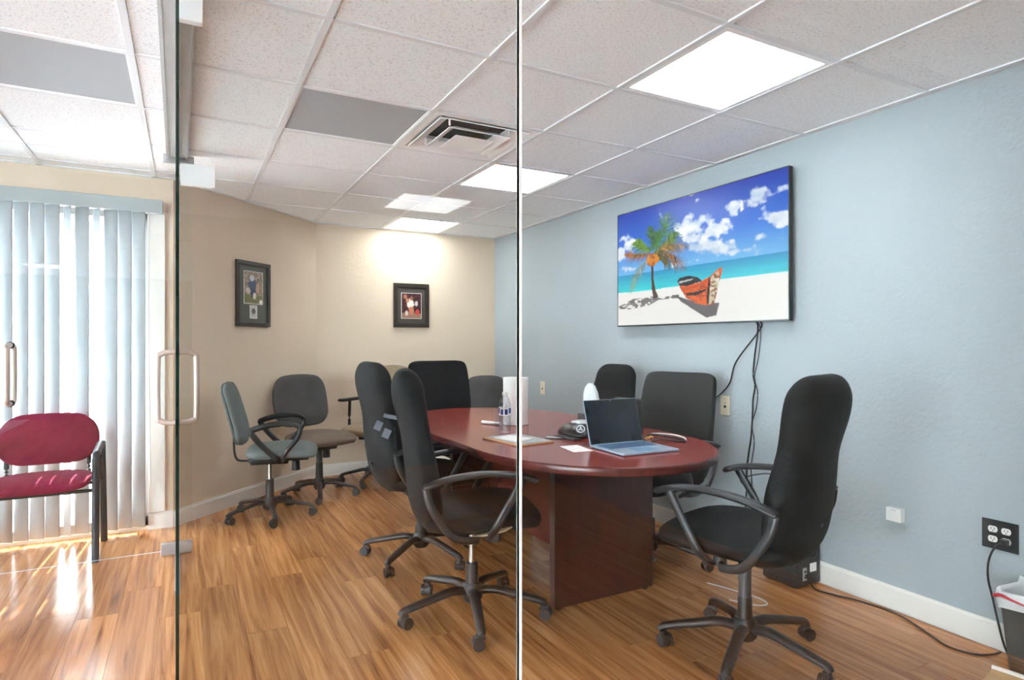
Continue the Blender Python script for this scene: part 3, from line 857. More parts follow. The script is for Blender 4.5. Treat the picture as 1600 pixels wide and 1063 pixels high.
# --- task chairs
def task_chair(label, loc, face, a0, fabric, seatfab, R=0.30, sz=0.44, bz=(0.53, 0.98), bw=0.215, arms=False, arm_style='loop', piping=True, lean=0.08, lever=1, col='black_plastic', group='fabric task chairs by the angled wall', piston='chrome', fy=0.0):
    t = thing('task_chair', label, 'chair', (loc[0], loc[1], 0), math.radians(face - 90), group)
    star_base(t, R, a0, 'black_plastic', hub_z=0.092, leg_r=0.022, top=sz - 0.04, h0=0.27, arch=0.012, piston=piston)
    mechanism(t, sz, knob=True, lever=lever)
    m = MB()
    cushion(m, [(0, -0.215, sz + 0.03, 0.20, 0.035), (0.25, -0.11, sz + 0.03, 0.232, 0.042), (0.6, 0.06, sz + 0.034, 0.24, 0.042), (0.85, 0.18, sz + 0.026, 0.232, 0.04), (1.0, 0.25, sz + 0.006, 0.215, 0.034)], n=2.8, crown=0.01, er=7)
    se = m.build('seat', seatfab, t)
    m = MB()
    m.box(-0.20, 0.20, -0.19, 0.20, sz - 0.014, sz + 0.008, bev=0.008)
    m.build('seat_pan', 'black_plastic', t)
    z0, z1 = bz; H = z1 - z0
    def yb(z): return -0.235 - lean * (z - z0)
    rows = [(0, yb(z0), z0, bw * .84, .028), (.22, yb(z0 + .22 * H) + .012, z0 + .22 * H, bw * .98, .034), (.5, yb(z0 + .5 * H) + .006, z0 + .5 * H, bw, .034), (.8, yb(z0 + .8 * H) - .004, z0 + .8 * H, bw * .96, .032), (1, yb(z1) - .012, z1, bw * .82, .026)]
    m = MB(); cushion(m, rows, n=2.6, er=7, steps=30, seg=36, bow=0.02)
    b = m.build('backrest', fabric, t)
    if piping:
        m = MB(); pts = []
        for q in range(41):
            a = 2 * math.pi * q / 40
            tt = 0.5 + 0.5 * math.copysign(abs(math.sin(a)) ** 0.55, math.sin(a))
            y, z, w_, h_ = interp(rows, tt)
            e = max(0.03, max(0, 1 - abs(2 * tt - 1) ** 7) ** (1 / 2.2))
            pts.append((w_ * math.copysign(abs(math.cos(a)) ** 0.7, math.cos(a)) * 1.0, y - 0.012 + 0.02 * math.cos(a) ** 2 * -1 + 0.0, z))
        m.tube(pts, 0.0045, 6); m.build('piping', 'black_plastic', b)
    # back shell and upright
    rows2 = [(a, y - 0.022, z, w_ * 0.93, h_ * 0.7) for a, y, z, w_, h_ in rows]
    m = MB(); cushion(m, rows2, n=2.6, er=7, steps=24, seg=28, bow=0.02); m.build('back_shell', fabric, t)
    m = MB(); m.tube(crom([(0, -0.06, sz - 0.03), (0, -0.22, sz - 0.035), (0, -0.295, sz + 0.0), (0, yb(z0 + .3 * H) - 0.045, z0 + .3 * H)], 5), 0.02, 10, flat=0.35)
    m.build('back_upright', 'black_plastic', t)
    if arms:
        for s in (-1, 1):
            if arm_style == 'loop':
                P = [(s * 0.20, 0.02, sz - 0.012), (s * 0.25, 0.03, sz + 0.0), (s * 0.272, 0.06, sz + 0.06), (s * 0.275, 0.13, sz + 0.15), (s * 0.272, 0.145, sz + 0.215), (s * 0.27, 0.09, sz + 0.245), (s * 0.27, -0.03, sz + 0.245), (s * 0.272, -0.15, sz + 0.215), (s * 0.274, -0.155, sz + 0.19), (s * 0.272, -0.10, sz + 0.115), (s * 0.262, -0.01, sz + 0.02), (s * 0.22, 0.0, sz - 0.01)]
                Q = crom(P, 6)
                rad = [0.016 if k < 34 else 0.02 for k in range(len(Q))]
                MB().tube(Q, rad, 10, flat=0.62, up=(1, 0, 0)).build('armrest', 'black_plastic', t)
            else:
                pad = MB().box(s * 0.27 - 0.035, s * 0.27 + 0.035, -0.14, 0.13, sz + 0.27, sz + 0.295, bev=0.01).build('armrest', 'dark_plastic', t)
                MB().tube(crom([(s * 0.27, 0.0, sz + 0.27), (s * 0.275, 0.0, sz + 0.1), (s * 0.26, 0.0, sz + 0.0), (s * 0.18, 0, sz - 0.02)], 5), 0.018, 10, flat=0.5).build('arm_post', 'black_plastic', pad)
    for ch in t.children:
        if ch.name.split('.')[0] not in ('leg', 'base_hub', 'gas_column', 'gas_piston', 'tilt_mechanism'):
            ch.location.y += fy
    return t

task_chair('grey-green task chair with black loop arms by the angled wall', (0.53, 4.64), -12, 54, 'green_fabric', 'green_fabric', R=0.285, bz=(0.53, 0.96), bw=0.205, arms=True, lean=0.2, lever=-1, fy=0.07)
task_chair('armless dark grey task chair with taupe seat facing the table', (0.955, 5.09), -70, 45, 'grey_fabric', 'taupe_fabric', R=0.285, bz=(0.54, 0.965), bw=0.24, lever=0, lean=0.16, piston='grey_column')
task_chair('tan-backed task chair half hidden behind a black chair by the far wall', (1.49, 5.38), -140, 160, 'tan_fabric', 'tan_fabric', R=0.285, bz=(0.50, 1.02), bw=0.225, arms=True, arm_style='pad', lever=-1)
task_chair('grey task chair in the far corner behind the paper towel roll', (2.565, 5.22), -105, 26, 'grey_fabric', 'grey_fabric', R=0.285, bz=(0.50, 0.905), bw=0.215)

# --- maroon guest chair
mc = thing('guest_chair', 'maroon fabric stacking chair with dark metal frame and arms', 'chair', (-0.72, 4.33, 0), 0)
def tri(s):
    P = [(s * 0.275, -0.185, 0.0), (s * 0.275, -0.175, 0.30), (s * 0.275, -0.165, 0.575), (s * 0.275, -0.15, 0.60), (s * 0.275, -0.12, 0.607), (s * 0.275, 0.05, 0.632), (s * 0.275, 0.10, 0.63), (s * 0.275, 0.125, 0.605), (s * 0.275, 0.16, 0.40), (s * 0.275, 0.235, 0.0)]
    return crom(P, 4)
for s in (-1, 1):
    P = tri(s); half = len(P) * 3 // 5
    MB().tube(P[:15], 0.0155, 10, flat=1.25, up=(1, 0, 0)).build('leg', 'chair_frame_blue_black', mc)
    MB().tube(P[24:], 0.0155, 10, flat=1.25, up=(1, 0, 0)).build('leg', 'chair_frame_blue_black', mc)
    MB().tube(P[13:26], 0.018, 10, flat=1.2, up=(1, 0, 0)).build('armrest', 'black_plastic', mc)
for y in (-0.13, 0.11):
    MB().cyl((-0.275, y, 0.395), (0.275, y, 0.395), 0.011, seg=12).build('cross_bar', 'chair_frame_blue_black', mc)
# the seat and back: front of this chair is -y, so build facing +y and turn
sb_ = MB(); cushion(sb_, [(0, -0.17, 0.45, 0.225, 0.028), (0.3, -0.07, 0.445, 0.24, 0.032), (0.7, 0.12, 0.45, 0.245, 0.034), (1, 0.235, 0.435, 0.225, 0.03)], n=3, er=7, crown=0.006)
so = sb_.build('seat', 'maroon_fabric', mc); so.rotation_euler = (0, 0, math.pi)
sb_ = MB(); cushion(sb_, [(0, -0.165, 0.515, 0.20, 0.022), (0.3, -0.19, 0.61, 0.248, 0.026), (0.65, -0.215, 0.71, 0.245, 0.026), (1, -0.24, 0.81, 0.19, 0.02)], n=2.6, er=6, bow=0.02)
so = sb_.build('backrest', 'maroon_fabric', mc); so.rotation_euler = (0, 0, math.pi)
for s in (-1, 1):
    MB().tube(crom([(s * 0.20, 0.06, 0.40), (s * 0.20, 0.20, 0.43), (s * 0.20, 0.215, 0.52), (s * 0.20, 0.235, 0.66)], 5), 0.012, 10, flat=0.6).build('back_upright', 'chair_frame_blue_black', mc)

# ================================================================== CONFERENCE TABLE
TX, TYA, TYB, TW, TD = 1.743, 2.52, 3.50, 0.578, 0.695
def table_outline(off=0.0, n=40):
    P = []
    for k in range(n + 1):
        a = math.pi * k / n
        P.append((TX - (TW - off) * math.cos(a), TYA - (TD - off) * math.sin(a)))
    for k in range(n + 1):
        a = math.pi * k / n
        P.append((TX + (TW - off) * math.cos(a), TYB + (TD - off) * math.sin(a)))
    return P
tb = thing('conference_table', 'long oval mahogany conference table with slab pedestals', 'table', (TX, (TYA + TYB) / 2, 0))
def shifted(P): return [(x - TX, y - (TYA + TYB) / 2) for x, y in P]
m = MB()
rings = []
for off, z in ((0.012, 0.712), (0.004, 0.714), (0.0, 0.719), (0.0, 0.742), (0.002, 0.747), (0.006, 0.75)):
    rings.append([(x, y, z) for x, y in shifted(table_outline(off))])
n_ = len(rings[0])
m.rings(rings, 1, False, True)
m.add(rings[-1], [tuple(range(n_))], 0); m.add(rings[0], [tuple(range(n_))[::-1]], 1)
m.build('tabletop', ['mahogany_top', 'mahogany_edge'], tb)
yc = (TYA + TYB) / 2
for ya in (2.385, 3.60):
    MB().box(1.495 - TX, 2.075 - TX, ya - yc, ya + 0.045 - yc, 0.012, 0.712, bev=0.002).build('pedestal', 'mahogany_base', tb)
    ped = tb.children[-1]
    for fx in (1.53, 2.04):
        MB().cyl((fx - TX, ya + 0.022 - yc, 0), (fx - TX, ya + 0.022 - yc, 0.014), 0.016, seg=12).build('glide', 'black_plastic', ped)
MB().box(1.765 - TX - 0.02, 1.765 - TX + 0.02, 2.43 - yc, 3.60 - yc, 0.14, 0.712, bev=0.002).build('modesty_panel', 'mahogany_edge', tb)

# ================================================================== TELEVISION
tvx, tya, tyb, tz0, tz1 = 2.826, 2.172, 3.632, 1.352, 2.176
tv = thing('television', 'large flat television on the blue wall showing a palm and boat on a beach', 'television', (tvx, (tya + tyb) / 2, tz0))
tw, th_ = tyb - tya, tz1 - tz0
MB().box(0.0, 0.028, -tw / 2, tw / 2, 0, th_, bev=0.003).build('housing', 'tv_black', tv)
MB().box(0.028, 0.05, -tw * 0.36, tw * 0.36, 0.06, th_ * 0.62, bev=0.008).build('rear_cover', 'tv_black', tv)
MB().box(0.05, RW - tvx - 0.001, -0.25, 0.25, 0.2, 0.5).build('wall_mount', 'black_plastic', tv)
m = MB()
for a, b_, c, d in ((-tw / 2, tw / 2, 0, 0.009), (-tw / 2, tw / 2, th_ - 0.005, th_), (-tw / 2, -tw / 2 + 0.005, 0, th_), (tw / 2 - 0.005, tw / 2, 0, th_)):
    m.box(-0.003, 0.001, a, b_, c, d)
m.build('bezel', 'tv_bezel', tv)

def beach(u, v):
    H = u.shape
    img = np.zeros(H + (3,))
    top = rgb(0, 52, 176); mid = rgb(10, 112, 226); low = rgb(110, 190, 244)
    k = np.clip(v / 0.56, 0, 1)[..., None]
    img = np.where(k < 0.55, top * (1 - k / 0.55) + mid * (k / 0.55), mid * (1 - (k - 0.55) / 0.45) + low * ((k - 0.55) / 0.45))
    # clouds
    n = fbm(u * 1.6, v * 1.2, 7, 5, 6); n2 = fbm(u * 1.6 + 3, v * 1.2, 16, 21, 5)
    m = np.zeros(H)
    for cu, cv, ru, rv in ((.55, .24, .13, .13), (.64, .30, .10, .07), (.50, .33, .08, .07), (.74, .18, .05, .06), (.86, .13, .07, .07), (.98, .12, .05, .05),
                           (.95, .33, .10, .07), (.86, .42, .08, .05), (.55, .42, .14, .06), (.68, .46, .16, .06), (.80, .50, .16, .05), (.96, .46, .08, .06),
                           (.06, .22, .05, .04), (.10, .30, .07, .07), (.03, .36, .05, .07), (.12, .50, .10, .04), (.45, .52, .1, .03), (.62, .20, .05, .08)):
        m = np.maximum(m, 1.25 - np.sqrt(((u - cu) / ru) ** 2 + ((v - cv) / rv) ** 2))
    cm = np.clip((m + (n - 0.5) * 2.0 + (n2 - .5) * 1.4 - 0.52) * 2.6, 0, 1)
    sh = np.clip(0.52 + (n2 - 0.5) * 1.3 + (n - .5) * .8, 0, 1)[..., None]
    img = img * (1 - cm[..., None]) + (rgb(150, 186, 226) * (1 - sh) + rgb(252, 253, 255) * sh) * cm[..., None]
    # sea
    hz = 0.555 + 0.0 * u
    sea = v > hz
    ks = np.clip((v - hz) / 0.155, 0, 1)[..., None]
    wv = (fbm(u * 0.6, v * 6, 10, 33, 4)[..., None] - 0.5) * 0.35
    seac = rgb(10, 150, 205) * (1 - ks) + rgb(60, 222, 226) * ks
    img = np.where(sea[..., None], seac * (1 + wv), img)
    # sand
    sd_ = v > 0.705 + 0.012 * np.sin(u * 5 + 0.6) + 0.004 * (fbm(u, v, 20, 8) - 0.5)
    snd = rgb(246, 243, 240) * (1 + 0.05 * (fbm(u * 2, v * 4, 18, 41)[..., None] - 0.6))
    img = np.where(sd_[..., None], snd, img)
    foam = np.abs(v - (0.702 + 0.012 * np.sin(u * 5 + 0.6))) < 0.006
    img = lay(img, foam * 0.8, rgb(250, 252, 252))
    # shadows on the sand
    nn = fbm(u * 3, v * 5, 14, 77)
    shp = inpoly(u, v, [(0.0, .83), (.12, .77), (.30, .765), (.44, .77), (.43, .80), (.30, .80), (.24, .835), (.10, .86), (0.02, .85)])
    img = lay(img, (shp & (nn > 0.43)) * 0.85, rgb(66, 60, 66))
    img = lay(img, inpoly(u, v, [(.415, .775), (.45, .83), (.60, .965), (.655, .95), (.672, .86), (.58, .86), (.46, .80)]) * 0.92, rgb(74, 66, 72))
    # boat hull
    hull = [(.428, .675), (.445, .72), (.48, .80), (.54, .85), (.60, .872), (.640, .868), (.655, .80), (.672, .68), (.688, .60), (.668, .605), (.62, .655), (.56, .69), (.49, .705), (.44, .70)]
    hm = inpoly(u, v, hull)
    hn = fbm(u * 2, v * 2, 30, 91)
    img = lay(img, hm, rgb(232, 104, 22))
    img = lay(img, hm & (hn > .56), rgb(178, 66, 20))
    img = lay(img, inpoly(u, v, [(.445, .72), (.49, .715), (.56, .70), (.61, .675), (.60, .70), (.55, .725), (.49, .74), (.452, .745)]), rgb(206, 78, 24))
    img = lay(img, inpoly(u, v, [(.475, .765), (.52, .765), (.60, .745), (.60, .76), (.54, .79), (.485, .785)]), rgb(40, 30, 28))
    img = lay(img, inpoly(u, v, [(.612, .675), (.622, .665), (.618, .76), (.612, .862), (.60, .866), (.604, .76)]), rgb(36, 28, 26))
    bow_ = inpoly(u, v, [(.625, .665), (.668, .62), (.672, .70), (.652, .80), (.640, .862), (.612, .862), (.62, .76)])
    img = lay(img, bow_, rgb(206, 190, 160)); img = lay(img, bow_ & (hn > .55), rgb(140, 96, 60)); img = lay(img, bow_ & (hn < .38), rgb(232, 226, 210))
    img = lay(img, inpoly(u, v, [(.668, .61), (.688, .595), (.684, .64), (.672, .70)]), rgb(226, 96, 30))
    img = lay(img, inpoly(u, v, [(.426, .665), (.44, .636), (.50, .630), (.552, .652), (.575, .682), (.49, .708), (.442, .702)]), rgb(26, 26, 34))
    img = lay(img, inpoly(u, v, [(.435, .668), (.52, .655), (.52, .665), (.437, .682)]), rgb(206, 206, 206))
    # trunk
    img = lay(img, inpoly(u, v, [(.253, .50), (.268, .50), (.268, .62), (.283, .72), (.303, .775), (.268, .785), (.256, .70), (.252, .60)]), rgb(74, 52, 44))
    # fronds
    def frond(cx, cy, ex, ey, bend, wd, c0, c1, seed):
        nonlocal img
        r_ = random.Random(seed)
        d = (ex - cx, ey - cy); L_ = math.hypot(*d); nx_, ny_ = -d[1] / L_, d[0] / L_
        spine = [(cx + d[0] * q / 20 + nx_ * bend * math.sin(math.pi * q / 20), cy + d[1] * q / 20 + ny_ * bend * math.sin(math.pi * q / 20) + 0.05 * (q / 20) ** 2) for q in range(21)]
        for q in range(1, 21):
            px_, py_ = spine[q]; tx, ty = px_ - spine[q - 1][0], py_ - spine[q - 1][1]
            tl = math.hypot(tx, ty); tx /= tl; ty /= tl
            ln = wd * 1.5 * math.sin(math.pi * min(1, 0.12 + 0.8 * q / 20)) * r_.uniform(0.75, 1.15)
            for sg_ in (-1, 1):
                ox, oy = (tx * 0.75 - ty * sg_ * 0.75) * ln, (ty * 0.75 + tx * sg_ * 0.75) * ln * 1.4 + 0.35 * ln
                w0 = 0.006
                k_ = r_.random()
                col_ = rgb(*c0) * (1 - k_) + rgb(*c1) * k_
                img = lay(img, inpoly(u, v, [(px_ - tx * w0, py_ - ty * w0), (px_ + tx * w0, py_ + ty * w0), (px_ + ox, py_ + oy)]), col_)
    for args in ((.26, .42, .10, .655, .03, .035, (110, 110, 30), (196, 178, 60), 1), (.26, .40, .06, .31, -.03, .04, (70, 60, 24), (190, 120, 50), 2),
                 (.26, .38, .14, .22, -.02, .055, (24, 74, 22), (120, 170, 40), 3), (.26, .38, .36, .05, .04, .075, (14, 66, 22), (96, 170, 46), 4),
                 (.26, .39, .24, .12, .01, .05, (18, 60, 20), (70, 130, 36), 5), (.26, .40, .42, .22, .03, .06, (20, 70, 24), (110, 160, 40), 6),
                 (.27, .42, .49, .345, -.03, .045, (60, 70, 26), (206, 150, 70), 7), (.27, .43, .47, .52, -.05, .05, (56, 66, 24), (180, 110, 60), 8),
                 (.27, .43, .38, .50, -.03, .035, (40, 60, 22), (130, 110, 50), 9), (.26, .36, .30, .18, .02, .045, (22, 84, 26), (84, 150, 44), 10)):
        frond(*args)
    co = ((u - .262) / .045) ** 2 + ((v - .455) / .05) ** 2 < 1 + (hn - .5) * 1.2
    img = lay(img, co, rgb(226, 140, 20)); img = lay(img, co & (hn > .56), rgb(170, 90, 20))
    return img
MP = Matrix.Translation((-0.0012, 0, th_ / 2 + 0.002)) @ Matrix.Rotation(-math.pi / 2, 4, 'Z')
grid_picture('screen', tw - 0.010, th_ - 0.014, 321, 181, beach, 'screen_image', tv, MP)

# cables below the television
CX = RW - 0.009
def cable(name, pts, r, mat, label, cat='cable', n=8, group=None):
    o = Vector(pts[0])
    ob = MB().tube(crom([Vector(p) - o for p in pts], n), r, 8).build(name, mat)
    ob.location = o
    return tag(ob, label, cat, group)
cable('cable', [(CX - 0.03, 2.395, 1.36), (CX, 2.40, 1.335), (CX, 2.439, 1.282), (CX, 2.587, 1.12), (CX, 2.636, 0.988), (CX, 2.726, 0.908), (CX, 2.80, 0.87)], 0.0042, 'cable_black', 'black cable sweeping left from the television towards the wall plate')
cable('cable', [(CX - 0.03, 2.43, 1.36), (CX, 2.43, 1.34), (CX, 2.434, 1.267), (CX, 2.452, 1.15), (CX, 2.461, 1.05), (CX, 2.448, 0.988), (CX, 2.463, 0.906), (CX, 2.466, 0.824), (CX, 2.478, 0.679), (CX, 2.493, 0.595), (CX, 2.507, 0.492), (CX, 2.507, 0.402), (CX - .02, 2.50, 0.2), (CX - .03, 2.48, 0.02)], 0.0046, 'cable_black', 'thick black cable hanging straight down the blue wall below the television')
cable('cable', [(CX - 0.03, 2.41, 1.36), (CX, 2.408, 1.30), (CX, 2.425, 1.15), (CX, 2.452, 1.04), (CX, 2.43, 0.95), (CX, 2.44, 0.86), (CX, 2.47, 0.76), (CX, 2.455, 0.66), (CX, 2.475, 0.52), (CX, 2.47, 0.40), (CX - .02, 2.45, 0.2), (CX - .03, 2.42, 0.02)], 0.0024, 'cable_black', 'thin dark strand in place of the thick cable shadow on the wall')  # added strand drawn for the shadow beside the thick cable
cable('cable', [(CX - 0.03, 2.50, 0.435), (CX - 0.02, 2.512, 0.41), (CX - .02, 2.535, 0.425), (CX - .02, 2.525, 0.46), (CX - .02, 2.50, 0.455), (CX - .015, 2.45, 0.475), (CX - .01, 2.36, 0.50), (CX - .005, 2.28, 0.50)], 0.003, 'cable_black', 'black cable looped at the wall behind the foreground chair')

# ================================================================== FRAMED PICTURES
def framed(label, loc, rotz, W, H, fw, mat_c, photos):
    t = thing('framed_picture', label, 'picture', loc, rotz, 'framed sports photographs')
    # local: x to the right seen from the front, front is -y
    M = MB()
    for a, b_, c, d in ((-W / 2, W / 2, 0, fw), (-W / 2, W / 2, H - fw, H), (-W / 2, -W / 2 + fw, fw, H - fw), (W / 2 - fw, W / 2, fw, H - fw)):
        M.box(a, b_, -0.024, 0.0, c, d, bev=0.003)
    M.build('frame', 'dark_frame', t)
    MB().box(-W / 2 + fw * 0.8, W / 2 - fw * 0.8, -0.010, -0.004, fw * 0.8, H - fw * 0.8).build('mat_board', mat_c, t)
    for q, (cx, cz, w_, h_, fn) in enumerate(photos):
        MB().box(cx - w_ / 2 - 0.004, cx + w_ / 2 + 0.004, -0.0125, -0.010, cz - h_ / 2 - 0.004, cz + h_ / 2 + 0.004).build('print_border', 'paper_white', t)
        grid_picture('print', w_, h_, 41, 57, fn, 'photo_print', t, Matrix.Translation((cx, -0.0132, cz)))
    return t
def blobs(base, spots, seed):
    def fn(u, v):
        n = fbm(u * 2, v * 2.6, 9, seed, 4); n2 = fbm(u * 2, v * 2.6, 16, seed + 9, 3)
        img = np.zeros(u.shape + (3,)) + rgb(*base[0])
        img = lay(img, n > .5, rgb(*base[1])); img = lay(img, n2 > .58, rgb(*base[2]))
        for cu, cv, ru, rv, c in spots:
            img = lay(img, (((u - cu) / ru) ** 2 + ((v - cv) / rv) ** 2 + (n2 - .5) * 1.2) < 1, rgb(*c))
        return img
    return fn
player_a = blobs(((150, 120, 100), (120, 104, 96), (190, 170, 150)), [(.5, .85, .9, .14, (120, 120, 70)), (.45, .45, .26, .24, (70, 86, 110)), (.42, .2, .12, .09, (200, 206, 214)), (.72, .5, .10, .16, (190, 150, 130)), (.45, .66, .14, .14, (60, 70, 100)), (.2, .6, .12, .1, (214, 190, 180)), (.55, .75, .09, .1, (220, 210, 200)), (.9, .93, .09, .07, (240, 240, 235))], 12)
card = blobs(((200, 196, 190), (186, 180, 176), (214, 210, 206)), [(.5, .45, .3, .26, (110, 100, 100)), (.5, .42, .14, .12, (70, 80, 90))], 30)
player_b = blobs(((60, 24, 22), (36, 24, 26), (110, 46, 40)), [(.5, .92, .9, .14, (150, 110, 90)), (.45, .42, .18, .2, (230, 220, 210)), (.5, .68, .13, .16, (190, 120, 90)), (.18, .14, .10, .09, (170, 110, 80)), (.3, .28, .10, .08, (180, 120, 90)), (.5, .2, .09, .08, (140, 90, 70)), (.75, .4, .08, .1, (206, 196, 190)), (.8, .75, .1, .12, (200, 60, 50)), (.25, .8, .08, .1, (210, 190, 180))], 44)
nd = math.atan2(dv.y, dv.x)
pc = Vector((0.487, 5.214, 0))
# slide on to the angled wall's face
s_al = (pc - D0).dot(dv)
pc = D0 + dv * s_al
framed('tall dark framed football photograph with small card, on the angled wall', (pc.x, pc.y, 1.362), nd, 0.375, 0.51, 0.03, 'green_mat', [(0.0, 0.305, 0.205, 0.25, player_a), (0.0, 0.115, 0.075, 0.095, card)])
framed('dark framed basketball photograph on the far cream wall', (1.972, FY - 0.001, 1.386), 0, 0.362, 0.432, 0.04, 'charcoal_mat', [(0.0, 0.212, 0.20, 0.245, player_b)])

# ================================================================== WALL PLATES AND SMALL WALL THINGS (local: face is -x)
def wallthing(name, label, cat, y, z, group=None):
    return thing(name, label, cat, (RW - 0.0005, y, z), 0, group)
t = wallthing('outlet_plate', 'black four-socket outlet plate low on the blue wall', 'outlet', 1.2505, 0.40)
MB().box(-0.006, 0, -0.063, 0.063, 0, 0.118, bev=0.002).build('plate', 'black_plate', t)
for yy in (-0.022, 0.024):
    for zz in (0.04, 0.08):
        m = MB()
        m.prism([(0.0165 * math.cos(a) * 1.0, max(-0.0125, min(0.0125, 0.0165 * math.sin(a)))) for a in [2 * math.pi * q / 24 for q in range(24)]], 0, 0.002, M=Matrix.Translation((-0.006, yy, zz)) @ Matrix.Rotation(-math.pi / 2, 4, 'Y') @ Matrix.Rotation(math.pi / 2, 4, 'Z'))
        sk = m.build('socket', 'white_plastic', t)
        m = MB()
        for q in (-0.0055, 0.0055):
            m.box(-0.0086, -0.0078, yy + q - 0.0011, yy + q + 0.0011, zz - 0.001, zz + 0.007)
        m.box(-0.0086, -0.0078, yy - 0.002, yy + 0.002, zz - 0.008, zz - 0.0045)
        m.build('slot', 'black_plate', sk)
        sk.children[0]['kind'] = 'stuff'
cord = thing('power_plug', 'black plug and cord hanging from the black outlet plate to the bin', 'plug', (RW - 0.009, 1.2285, 0.44))
MB().box(-0.03, 0, -0.013, 0.013, -0.011, 0.011, bev=0.004).build('plug', 'cable_black', cord)
MB().tube(crom([(-0.028, 0.0, 0.0), (-0.05, 0.012, -0.012), (-0.05, 0.03, -0.05), (-0.045, 0.042, -0.10), (-0.04, 0.043, -0.16), (-0.035, 0.03, -0.23), (-0.03, 0.0, -0.38), (-0.03, -0.02, -0.434)], 6), 0.0042, 8).build('cord', 'cable_black', cord)
t = wallthing('wall_adapter', 'small white plastic box plugged into the blue wall', 'adapter', 1.655, 0.415)
MB().box(-0.034, 0, -0.034, 0.034, 0, 0.062, bev=0.004).build('body', 'white_plastic', t)
MB().box(-0.0345, -0.0335, -0.012, 0.012, 0.05, 0.054).build('vent_slot', 'silver_plastic', t)
for y, z, l in ((2.672, 0.795, 'almond wall plate under the television beside a black chair'), (4.828, 0.762, 'almond wall plate on the blue wall beyond the paper towel roll')):
    t = wallthing('wall_plate', l, 'wall plate', y, z, 'almond wall plates')
    MB().box(-0.006, 0, -0.036, 0.036, 0, 0.118, bev=0.002).build('plate', 'almond_plastic', t)
    MB().cyl((-0.0085, 0.0, 0.052), (-0.004, 0.0, 0.052), 0.0085, seg=14).build('jack', 'black_plastic', t)
    for zz in (0.018, 0.075, 0.10):
        MB().cyl((-0.0075, 0.0, zz), (-0.004, 0.0, zz), 0.0035, seg=10).build('screw', 'red_tie' if zz == 0.075 else 'silver_plastic', t)

# ================================================================== SUBWOOFER, CORDS, BIN, CARTON
sb = thing('subwoofer', 'black subwoofer box on the floor against the blue wall', 'speaker', (2.785, 2.13, 0))
MB().box(-0.097, 0.092, -0.10, 0.10, 0.008, 0.262, bev=0.006).build('cabinet', 'sub_black', sb)
MB().rings([[(0.03 + r * math.cos(2 * math.pi * q / 24), y, 0.175 + r * math.sin(2 * math.pi * q / 24)) for q in range(24)] for r, y in ((0.036, -0.1005), (0.036, -0.104), (0.028, -0.104), (0.024, -0.1005))]).build('bass_port', 'black_plastic', sb)
MB().box(-0.045, -0.018, -0.104, -0.0995, 0.035, 0.10, bev=0.001).build('connector_plate', 'silver_plastic', sb)
for zz in (0.052, 0.082):
    MB().cyl((-0.0315, -0.108, zz), (-0.0315, -0.103, zz), 0.006, seg=10).build('jack', 'black_plastic', sb)
MB().box(0.01, 0.058, -0.1025, -0.0995, 0.072, 0.115).build('rating_label', 'paper_white', sb)
for fx in (-0.07, 0.065):
    for fy_ in (-0.075, 0.075):
        MB().cyl((fx, fy_, 0), (fx, fy_, 0.01), 0.012, seg=10).build('foot', 'black_plastic', sb)
cable('cable', [(2.752, 2.022, 0.07), (2.755, 1.995, 0.03), (2.773, 1.975, 0.005), (2.797, 1.893, 0.005), (2.83, 1.81, 0.005), (2.85, 1.671, 0.005), (2.834, 1.583, 0.005), (2.774, 1.459, 0.005), (2.726, 1.36, 0.005), (2.748, 1.279, 0.005), (2.80, 1.245, 0.005), (2.86, 1.235, 0.005)], 0.0042, 'cable_black', 'black power cord snaking along the floor below the blue wall', 'cord')
cable('cable', [(2.36, 2.30, 0.004), (2.40, 2.2, 0.003), (2.44, 2.05, 0.003), (2.42, 1.98, 0.003), (2.36, 2.0, 0.003), (2.30, 2.1, 0.003)], 0.0022, 'cable_white', 'thin white wire lying on the floor behind the foreground chair', 'cord')

def rrect(hx, hy, z, r=0.03, n=6):
    P = []
    for sx, sy_, a0 in ((1, 1, 0), (-1, 1, 90), (-1, -1, 180), (1, -1, 270)):
        for q in range(n + 1):
            a = math.radians(a0 + 90 * q / n)
            P.append((sx * (hx - r) + r * math.cos(a), sy_ * (hy - r) + r * math.sin(a), z))
    return P
bn = thing('waste_bin', 'dark wastebasket with a white liner at the right edge', 'bin', (2.775, 1.045, 0), 0)
MB().rings([rrect(0.083, 0.098, 0.0), rrect(0.105, 0.122, 0.30), rrect(0.101, 0.118, 0.30), rrect(0.080, 0.095, 0.012)], cap=True).build('body', 'bin_body', bn)
m = MB(); rings = []
rb = random.Random(5)
base = rrect(0.107, 0.124, 0, n=6)
N = len(base); jit = [rb.uniform(-1, 1) for _ in range(N)]
def jr(f, z, a, b_):
    return [(p[0] * f + jit[i] * a, p[1] * f + jit[(i + 3) % N] * a, z + jit[(i + 5) % N] * b_) for i, p in enumerate(base)]
m.rings([jr(1.03, 0.262, 0.004, 0.012), jr(1.05, 0.285, 0.005, 0.008), jr(1.04, 0.312, 0.004, 0.010), jr(0.99, 0.322, 0.004, 0.014), jr(0.93, 0.305, 0.004, 0.010), jr(0.78, 0.2, 0.004, 0.01)], cap=False)
m.build('liner', 'white_bag', bn)
MB().tube(crom([(-0.115, 0.125, 0.292), (-0.125, 0.10, 0.305), (-0.118, 0.06, 0.295), (-0.112, 0.0, 0.285)], 5), [0.004, 0.009, 0.012, 0.012, 0.012, 0.01, 0.01, 0.009, 0.008, 0.007, 0.006, 0.006, 0.005, 0.004, 0.003, 0.002], 8, flat=0.6).build('drawstring', 'red_tie', bn)
e1 = Vector((0.2, -0.98, 0)).normalized(); e2 = Vector((-0.94, 0.34, 0)).normalized()
